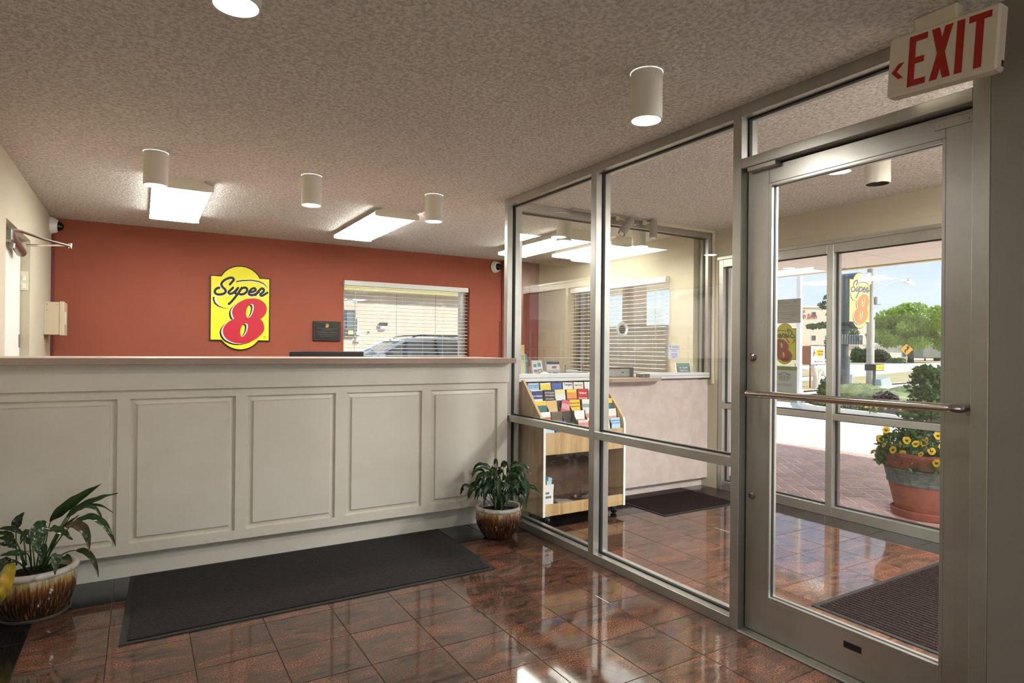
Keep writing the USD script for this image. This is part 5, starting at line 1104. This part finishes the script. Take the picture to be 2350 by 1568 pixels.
ctm = thing("card_terminal", "silver metal box with dark sides on the service counter", "box", (3.60, 4.14, ZS))
obj("housing", MB().box(3.495, 3.665, 4.10, 4.22, ZS+.003, ZS+.075, .003), "metal_grey", ctm); obj("dark_end", MB().box(3.665, 3.71, 4.098, 4.222, ZS+.003, ZS+.085, .003), "dark_grey", ctm); obj("lid", MB().box(3.49, 3.67, 4.098, 4.222, ZS+.075, ZS+.085, .002), "dark_grey", ctm)
obj("diamond_mark", MB().ext(Polygon([(-.022, 0), (0, .009), (.022, 0), (0, -.009)]), .001, (3.585, 4.10, ZS+.043), (1, 0, 0), (0, 0, 1), (0, -1, 0)), plain((90, 94, 98)), ctm)
obj("tray", MB().box(3.49, 3.715, 4.085, 4.23, ZS, ZS+.004), "dark_grey", ctm)
slab_thing("counter_card", "framed blue landscape card with white script near the window corner", "card", (4.355, 4.12, ZS+.002), .19, .125, 10, (232, 226, 208), [("r", .04, .96, .04, .96, (62, 96, 116)), ("r", .04, .96, .72, .96, (90, 140, 130)), ("t", "Our Guests", .5, .56, .016, (226, 226, 214)), ("t", "Thank You", .5, .34, .016, (226, 226, 214)), ("r", .3, .72, .12, .18, (200, 206, 206))], .008)
wn = thing("warning_sheet", "small white WARNING sheet stuck on the service window glass", "notice", (4.13, 4.02, 1.26))
uu, vv_, nn_ = (1, 0, 0), (0, 0, 1), (0, -1, 0); wo = np.array([4.06, 4.0305, 1.195])
obj("sheet", MB().ext(sbox(0, 0, .135, .125), .0012, wo, uu, vv_, nn_), plain((214, 216, 228)), wn, smooth=False)
m = MB().ext(Polygon([(.006, .118), (.03, .118), (.018, .1)]), .0004, wo, uu, vv_, nn_, .0012).text("WARNING", .012, wo+[.083, -.0012, .103], uu, vv_, nn_, depth=.0004, bold=True)
for z, a, b in ((.084, .01, .125), (.070, .035, .10), (.046, .03, .11), (.034, .025, .11), (.022, .03, .108), (.010, .045, .09)): m.ext(sbox(a, z, b, z+.0045), .0004, wo, uu, vv_, nn_, .0012)
obj("print", m, plain((110, 112, 180)), wn, smooth=False)
# ================================================================ sheets and stickers on the outer glass, seen from behind
GU, GN = np.array([0, 1., 0]), np.array([-1., 0, 0]); GX_ = 4.6218          # mirrored writing: u runs left as seen from inside
ws = thing("glass_notice", "grey backlit WARNING sheet taped to the outer glass, read from behind", "notice", (4.62, 3.25, 1.5))
obj("sheet", MB().ext(sbox(3.117, 1.508, 3.392, 1.708), .0012, (GX_, 0, 0), (0, 1, 0), (0, 0, 1), (-1, 0, 0)), "paper_backlit", ws, smooth=False)
m = MB().text("WARNING", .021, (GX_-.0012, 3.285, 1.668), (0, 1, 0), (0, 0, 1), (-1, 0, 0), depth=.0004, bold=True).ext(Polygon([(3.155, 1.692), (3.185, 1.692), (3.17, 1.668)]), .0004, (GX_-.0012, 0, 0), (0, 1, 0), (0, 0, 1), (-1, 0, 0))
for z, a, b in ((1.645, 3.14, 3.36), (1.625, 3.18, 3.33), (1.595, 3.16, 3.36), (1.577, 3.15, 3.35), (1.559, 3.17, 3.36), (1.541, 3.2, 3.3)): m.ext(sbox(a, z, b, z+.006), .0004, (GX_-.0012, 0, 0), (0, 1, 0), (0, 0, 1), (-1, 0, 0))
obj("print", m, plain((112, 110, 104)), ws, smooth=False)
ls = thing("logo_sticker", "yellow shaped logo sticker on the outer glass, mirrored from inside", "sticker", (4.62, 3.26, 1.16))
put_logo(ls, (GX_, 3.155, 1.203), .212, (0, 1, 0), (0, 0, 1), (-1, 0, 0), ("sign_black", "sticker_yellow", plain((56, 52, 40)), "sticker_olive", "sticker_red"), .0008, .0004, sy=1.06)
ts = thing("review_sticker", "grey and olive sticker with an owl face on the outer glass", "sticker", (4.62, 3.26, .89))
obj("sheet", MB().ext(sbox(3.146, .85, 3.385, 1.115), .0008, (GX_, 0, 0), (0, 1, 0), (0, 0, 1), (-1, 0, 0)), "sticker_grey", ts, smooth=False)
obj("olive_band", MB().ext(sbox(3.146, 1.115, 3.385, 1.148), .0008, (GX_, 0, 0), (0, 1, 0), (0, 0, 1), (-1, 0, 0)), "sticker_olive", ts, smooth=False)
owl = []
for c in (-.028, .028):
    e = Point(c, 0); owl += [e.buffer(.027).difference(e.buffer(.0235)), e.buffer(.014).difference(e.buffer(.010)), e.buffer(.004)]
owl += [LineString([(-.058, .026), (-.046, .022), (-.03, .034), (0, .040), (.03, .034), (.046, .022), (.058, .026)]).buffer(.0028), Polygon([(-.006, -.018), (.006, -.018), (0, -.03)])]
obj("owl_mark", MB().ext(unary_union(owl), .0004, (GX_-.0008, 3.262, 1.055), (0, 1, 0), (0, 0, 1), (-1, 0, 0)), plain((84, 82, 76)), ts, smooth=False)
obj("lettering", MB().text("tripadvisor", .022, (GX_-.0008, 3.262, .985), (0, 1, 0), (0, 0, 1), (-1, 0, 0), depth=.0004, squeeze=1.0), plain((112, 112, 104)), ts, smooth=False)
# ================================================================ plants
def leaf_blade(pts, width, seed, wavy=.05, fold=.25, stem_r=.0028, nseg=14):
    """pts: soil, blade start, middle, tip. Returns (blade, petiole) meshes."""
    r = np.random.default_rng(seed); p = np.array(pts, float)
    pet = smooth_open([p[0], (p[0]*.4+p[1]*.6)+[0, 0, .02], p[1]], 6)
    c = smooth_open([p[1], p[2], p[3]], 8); d = np.r_[0, np.cumsum(np.linalg.norm(np.diff(c, axis=0), axis=1))]; s = d/d[-1]
    c = np.stack([np.interp(np.linspace(0, 1, nseg), s, c[:, k]) for k in range(3)], 1); t = np.linspace(0, 1, nseg)
    tan = np.gradient(c, axis=0); tan /= np.linalg.norm(tan, axis=1, keepdims=True)
    away = np.array([.12, -.85, .55])+r.normal(size=3)*.22
    side = np.cross(tan, away); side /= np.linalg.norm(side, axis=1, keepdims=True); nrm = np.cross(side, tan); nrm *= np.sign(nrm[:, 2:].mean()+1e-9)
    wd = width*np.sin(np.pi*t**.72)**.85*(1-.25*t); wd[0], wd[-1] = .003, .0008
    rows = []
    for k in range(5):
        q = (k-2)/2; wv = wavy*width*np.sin(t*23+q*2.3+seed)*abs(q)
        rows.append(c+side*(wd*q/2)[:, None]+nrm*(fold*wd*abs(q)*.5+wv)[:, None])
    v = np.stack(rows, 1).reshape(-1, 3); f = []
    for i in range(nseg-1):
        for k in range(4): a = i*5+k; f += [(a, a+1, a+6), (a, a+6, a+5)]
    return mesh_of(v, f), MB().tube(pet, np.linspace(stem_r*1.3, stem_r*.8, len(pet)), 6)
LEAVES=[["g",0.062,[[-0.392,3.645,0.197],[-0.358,3.624,0.431],[-0.284,3.579,0.512],[-0.154,3.524,0.61]]],["g",0.042,[[-0.384,3.64,0.202],[-0.296,3.587,0.452],[-0.209,3.569,0.515],[-0.086,3.53,0.557]]],["g",0.022,[[-0.382,3.638,0.202],[-0.287,3.616,0.454],[-0.19,3.592,0.5],[-0.106,3.589,0.449]]],["g",0.032,[[-0.388,3.642,0.202],[-0.264,3.532,0.485],[-0.182,3.448,0.519],[-0.143,3.401,0.466]]],["g",0.045,[[-0.397,3.647,0.202],[-0.258,3.505,0.442],[-0.164,3.413,0.471],[-0.088,3.345,0.35]]],["b",0.06,[[-0.401,3.65,0.201],[-0.292,3.491,0.436],[-0.213,3.385,0.437],[-0.188,3.335,0.345]]],["b",0.034,[[-0.371,3.632,0.212],[-0.247,3.487,0.319],[-0.186,3.404,0.308],[-0.153,3.361,0.214]]],["g",0.085,[[-0.414,3.658,0.201],[-0.364,3.511,0.455],[-0.385,3.442,0.428],[-0.382,3.405,0.351]]],["g",0.06,[[-0.401,3.65,0.206],[-0.363,3.557,0.414],[-0.316,3.493,0.419],[-0.256,3.434,0.382]]],["g",0.05,[[-0.493,3.705,0.225],[-0.502,3.745,0.388],[-0.495,3.753,0.428],[-0.471,3.761,0.461]]],["g",0.03,[[-0.453,3.681,0.226],[-0.469,3.69,0.375],[-0.515,3.694,0.406],[-0.568,3.715,0.403]]],["g",0.03,[[-0.457,3.683,0.226],[-0.503,3.758,0.312],[-0.54,3.791,0.334],[-0.59,3.833,0.335]]],["g",0.035,[[-0.431,3.668,0.211],[-0.438,3.555,0.315],[-0.48,3.534,0.33],[-0.531,3.553,0.321]]],["g",0.04,[[-0.354,3.622,0.197],[-0.299,3.542,0.281],[-0.283,3.521,0.28],[-0.263,3.497,0.269]]],["g",0.05,[[-0.38,3.637,0.197],[-0.322,3.486,0.318],[-0.318,3.425,0.295],[-0.316,3.389,0.249]]],["g",0.045,[[-0.388,3.642,0.197],[-0.376,3.518,0.359],[-0.37,3.468,0.334],[-0.379,3.45,0.281]]],["y",0.062,[[-0.436,3.648,0.198],[-0.492,3.53,0.288],[-0.491,3.459,0.231],[-0.516,3.462,0.132]]],["g",0.045,[[-0.448,3.678,0.196],[-0.516,3.602,0.285],[-0.525,3.537,0.277],[-0.534,3.508,0.241]]],["g",0.035,[[-0.431,3.668,0.206],[-0.438,3.602,0.413],[-0.449,3.561,0.396],[-0.459,3.545,0.362]]],["g",0.04,[[-0.461,3.686,0.211],[-0.5,3.709,0.31],[-0.529,3.692,0.334],[-0.567,3.691,0.338]]],["g",0.035,[[-0.457,3.683,0.211],[-0.519,3.814,0.33],[-0.552,3.845,0.347],[-0.602,3.887,0.348]]],["g",0.03,[[-0.418,3.66,0.211],[-0.444,3.769,0.3],[-0.465,3.805,0.314],[-0.485,3.817,0.345]]],["b",0.018,[[-0.388,3.642,0.212],[-0.324,3.626,0.391],[-0.265,3.603,0.439],[-0.24,3.599,0.459]]],["g",0.04,[[-0.452,3.681,0.196],[-0.508,3.656,0.258],[-0.532,3.635,0.273],[-0.557,3.627,0.26]]]]
lpl = thing("peace_lily", "tall peace lily with long dark leaves and one yellow leaf in the left pot", "plant", (-.417, 3.65, .19))
for k, (c, w, pts) in enumerate(LEAVES):
    b_, s_ = leaf_blade(pts, w*.88, 30+k, .085, .32, nseg=26); L_ = obj("leaf", b_, {"g": "leaf_green" if k % 3 else "leaf_mid", "b": "leaf_brown", "y": "leaf_yellow"}[c], lpl, smooth=True, label={"b": "green leaf with brown patch", "y": "drooping yellow leaf"}.get(c)); obj("leaf_stalk", s_, "stem_green", L_, smooth=True)
def glaze_pot(name, label, c, prof, rim, top, bands):
    t = thing(name, label, "plant pot", c); prof = [(r, z) for r, z in prof]
    obj("body", MB().lathe(prof, c, 72), pot_mat(name+"_glaze", c, top, bands), t, smooth=60)
    obj("rim", MB().lathe(rim, c, 72), "glaze_white", t, smooth=True)
    return t
def pot_mat(key, c, top, bands):
    """brown dripping glaze: straw colour near the top runs down in streaks over brown (drawn by height and angle round the pot)."""
    if key in M: key += "_b"
    N = {"g": ("texture_coordinate", {}), "s": ("separate_xyz", {}), "mp": ("mapping", {"location": (-c[0], -c[1], 0)}), "sx": ("separate_xyz", {}), "at": ("math", {"math_type": "arctan2"}), "am": ("math", {"math_type": "multiply", "value2": 3.4}), "cb": ("combine_xyz", {}), "zz": ("math", {"math_type": "multiply", "value2": 1.6}),
         "n": ("noise_texture", {"scale": 5.5, "detail": 4.0, "roughness": .65}), "ns": ("math", {"math_type": "multiply_add", "value2": -bands, "value3": bands*.5}), "h": ("math", {"math_type": "add"}), "mr": ("map_range", {"from_min": top-.115, "from_max": top, "to_min": 0.0, "to_max": 1.0, "clamp": True}),
         "r": ("rgb_ramp", {"ramp": [(0, lin(52, 32, 24)), (.35, lin(92, 56, 34)), (.55, lin(128, 84, 44)), (.66, lin(176, 148, 92)), (.85, lin(192, 172, 122)), (1, lin(214, 206, 186))]}),
         "n2": ("noise_texture", {"scale": 10.0, "detail": 2.0}), "r2": ("rgb_ramp", {"ramp": [(.56, (0, 0, 0)), (.66, (1, 1, 1))]}), "x": ("mix", {"color2": lin(168, 120, 58)}), "k": ("math", {"math_type": "multiply", "value2": .75}),
         "p": ("principled_bsdf", {"roughness": .16, "coat_weight": .6, "coat_roughness": .05})}
    L = [("g.object", "s.vector"), ("g.object", "mp.vector"), ("mp.vector", "sx.vector"), ("sx.y", "at.value1"), ("sx.x", "at.value2"), ("at.value", "am.value1"), ("am.value", "cb.x"), ("s.z", "zz.value1"), ("zz.value", "cb.z"),
         ("cb.vector", "n.vector"), ("n.fac", "ns.value1"), ("s.z", "h.value1"), ("ns.value", "h.value2"), ("h.value", "mr.value"), ("mr.result", "r.fac"), ("cb.vector", "n2.vector"), ("n2.fac", "r2.fac"), ("r2.color", "k.value1"), ("k.value", "x.fac"), ("r.color", "x.color1"), ("x.color", "p.base_color")]
    N["mp"] = ("mapping", {}); M[key] = usdkit.material(stage, "/World/Looks/"+key, N, L, surface="p.BSDF"); return key
c1 = (-.417, 3.655, 0.0)
lp1 = glaze_pot("plant_pot", "wide brown drip glazed pot with white rim at the left end of the counter", c1, [(0, .012), (.118, .012), (.124, .02), (.146, .06), (.160, .11), (.165, .15), (.164, .185), (.160, .20)], [(.160, .198), (.170, .203), (.174, .214), (.170, .226), (.158, .231), (.146, .226), (.142, .21), (.140, .17)], .212, .15)
obj("saucer", MB().lathe([(0, .001), (.128, .001), (.140, .012), (.143, .020), (.138, .020), (.134, .011), (0, .009)], c1, 60), plain((112, 100, 90)), lp1); obj("soil", MB().lathe([(.143, .185), (.08, .196), (0, .2)], c1, 40), "soil", lp1)
c2 = (2.09, 3.632, 0.0)
lp2 = glaze_pot("plant_pot", "round glossy brown drip glazed pot with white rim by the glass partition", c2, [(0, .001), (.088, .001), (.098, .008), (.126, .045), (.148, .09), (.157, .13), (.155, .165), (.148, .188)], [(.148, .186), (.156, .192), (.158, .203), (.152, .213), (.140, .215), (.132, .206), (.130, .17)], .222, .12)
obj("soil", MB().lathe([(.132, .175), (.07, .187), (0, .19)], c2, 40), "soil", lp2)
bpl = thing("peace_lily", "bushy glossy peace lily in the right pot by the partition", "plant", (2.09, 3.632, .19))
r = np.random.default_rng(17)
for k in range(84):
    a = r.random()*2*np.pi; up_k = r.random(); R1 = .05+.13*r.random()*(1.1-up_k*.6); hh = .10+.19*up_k*(.75+.25*r.random())
    b0 = np.array([2.09+.03*math.cos(a)*r.random(), 3.632+.03*math.sin(a)*r.random(), .18]); s0 = np.array([2.09+R1*math.cos(a), 3.632+R1*math.sin(a), .20+hh])
    ln = .09+.07*r.random(); drop = (.2+.9*r.random())*(1-.35*up_k); a2 = a+r.normal()*.35
    m_ = s0+np.array([math.cos(a2), math.sin(a2), 0])*ln*.5+[0, 0, .028-.02*drop]; tp_ = s0+np.array([math.cos(a2), math.sin(a2), 0])*ln*(.95-.25*drop)+[0, 0, -.10*drop]
    for q in (s0, m_, tp_): q[0] = min(q[0], 2.312); q[1] = min(q[1], 3.885)
    b_, s_ = leaf_blade([b0, s0, m_, tp_], .026+.018*r.random(), 200+k, .06, .35, .0018, 10); L_ = obj("leaf", b_, ("leaf_green", "leaf_mid", "leaf_green")[k % 3], bpl, smooth=True); obj("leaf_stalk", s_, "stem_green", L_, smooth=True)
# ================================================================ planter outside the glass
pc = np.array([5.27, 2.46, 0.0])
pp = thing("terracotta_planter", "large terracotta planter with a verdigris band outside the glass", "planter", pc)
obj("saucer", MB().lathe([(0, .002), (.232, .002), (.245, .02), (.250, .055), (.240, .062), (.232, .05), (0, .03)], pc, 60), "terracotta", pp)
obj("body", MB().lathe([(0, .03), (.208, .03), (.216, .04), (.268, .265)], pc, 72), "terracotta", pp)
obj("relief_band", MB().lathe([(.266, .258), (.277, .262), (.279, .275), (.276, .285), (.294, .36), (.299, .37), (.297, .382), (.290, .386)], pc, 72), "verdigris", pp)
obj("rim", MB().lathe([(.288, .384), (.300, .392), (.303, .408), (.330, .44), (.348, .465), (.352, .485), (.345, .502), (.328, .508), (.310, .50), (.300, .46)], pc, 72), "terracotta", pp); obj("soil", MB().lathe([(.302, .45), (0, .47)], pc, 40), "soil", pp)
tpy = thing("topiary_shrub", "dark green cone shaped shrub growing in the terracotta planter", "shrub", pc+[0, 0, .46])
m = MB(); r = np.random.default_rng(55)
for k in range(30):
    h = r.random()**1.15*.62; R1 = .255*(1-h/.68)**.75+.02; a = r.random()*6.28; q = R1*(.25+.6*r.random())
    m.add(leaf_cloud(84, pc+[q*math.cos(a), q*math.sin(a), .50+h], (.085, .085, .075), .036, 1000+k, .35, aspect=1.25))
m.add(leaf_cloud(130, pc+[-.01, .0, 1.07], (.06, .06, .075), .038, 1100, .3, aspect=1.2)).add(leaf_cloud(60, pc+[.17, -.1, .82], (.07, .07, .1), .034, 1101, .2))
obj("foliage", m, "leaf_shrub", tpy, smooth=False); obj("stem", MB().tube([pc+[0, 0, .45], pc+[0, 0, 1.05]], [.016, .005], 8), "bark", tpy)
def pansy(c, d, s, k):
    d = np.array(d, float); d /= np.linalg.norm(d); u = np.cross(d, [0, 0, 1.]); u /= np.linalg.norm(u); v = np.cross(u, d); y = MB(); dk = MB()
    for q, (an, w, l) in enumerate(((1.1, .9, .9), (2.05, .9, .9), (-.15, .95, .85), (3.3, .95, .85), (-1.57, 1.15, 1.0))):
        e = np.array([math.cos(an), math.sin(an)]); n_ = np.array([-e[1], e[0]]); lift = .0015*(q % 3)
        for mb, sc in ((y, 1.0), (dk, .40)):
            if mb is dk and q < 2: continue
            o2 = [(0, 0)]+[tuple(e*l*sc*s*(.55+.45*math.cos(t_))+n_*w*sc*s*.52*math.sin(t_)) for t_ in np.linspace(-2.2, 2.2, 9)]
            P_ = np.array([np.array(c)+u*a_+v*b_+d*(lift+(.0022 if mb is dk else 0)+.12*math.hypot(a_, b_)) for a_, b_ in o2]); mb.add((P_, np.array([(0, i, i+1) for i in range(1, 9)])))
    return y, dk
view = np.array([-1.0, -.35, .35])
pf = [(-.30, .20, .60, 1), (-.335, .15, .555, 0), (-.275, .17, .665, 1), (-.31, .215, .61, 0), (-.36, .19, .53, 0), (-.24, .10, .56, 1), (-.31, .03, .505, 1), (-.27, .02, .605, 1), (-.26, -.04, .585, 1), (-.27, -.10, .60, 1), (-.31, -.10, .52, 0), (-.29, -.16, .55, 1), (-.33, -.05, .46, 0), (-.30, -.20, .47, 1), (-.22, .0, .645, 0), (-.20, -.16, .66, 1), (-.33, .24, .49, 0), (-.26, .23, .57, 0), (-.32, .11, .60, 0), (-.345, .08, .53, 1), (-.22, -.2, .58, 1), (-.29, -.13, .63, 0)]
for k, (x, y, z, big) in enumerate(pf):
    ordw = ["first", "second", "third", "fourth", "fifth", "sixth", "seventh", "eighth", "ninth", "tenth", "eleventh", "twelfth", "thirteenth"]
    nth = ordw[sorted([q for q in pf if q[3] == big], key=lambda q: -q[1]-.3*q[0]-.001*q[2]).index(pf[k])]
    t = thing("pansy", ("wide open yellow pansy with dark centre, " if big else "small yellow pansy turned aside, ")+nth+" of its kind from planter's left", "flower", pc+[x, y, z], 0, "open yellow pansies in the terracotta planter" if big else "turned yellow pansies in the terracotta planter")
    yb, db = pansy(pc+[x, y, z], view+np.array([0, (k % 5-2)*.22, (k % 3-1)*.3])+(np.array([.5, .9, 0]) if not big else 0), .032 if big else .024, k)
    obj("petals", yb, "pansy_yellow", t, smooth=False); obj("dark_centre", db, "pansy_dark", t, smooth=False); obj("flower_stalk", MB().tube([pc+[x, y, z], pc+[x*.85, y*.85, z-.06], pc+[x*.7, y*.7, .46]], .0022, 5), "stem_green", t)
m = MB()
for k, (x, y, z, big) in enumerate(pf+[(-.25, .1, .54, 1), (-.22, .17, .56, 1), (-.25, -.02, .54, 1), (-.24, -.14, .55, 1), (-.2, -.22, .54, 1)]): m.add(leaf_cloud(26, pc+[x*.9, y*.9, z-.05], (.06, .05, .05), .034, 1200+k, .2))
single("pansy_leaves", m, "leaf_shrub", "low green pansy leaves round the rim of the terracotta planter", "leaves", kind="stuff", smooth=False)
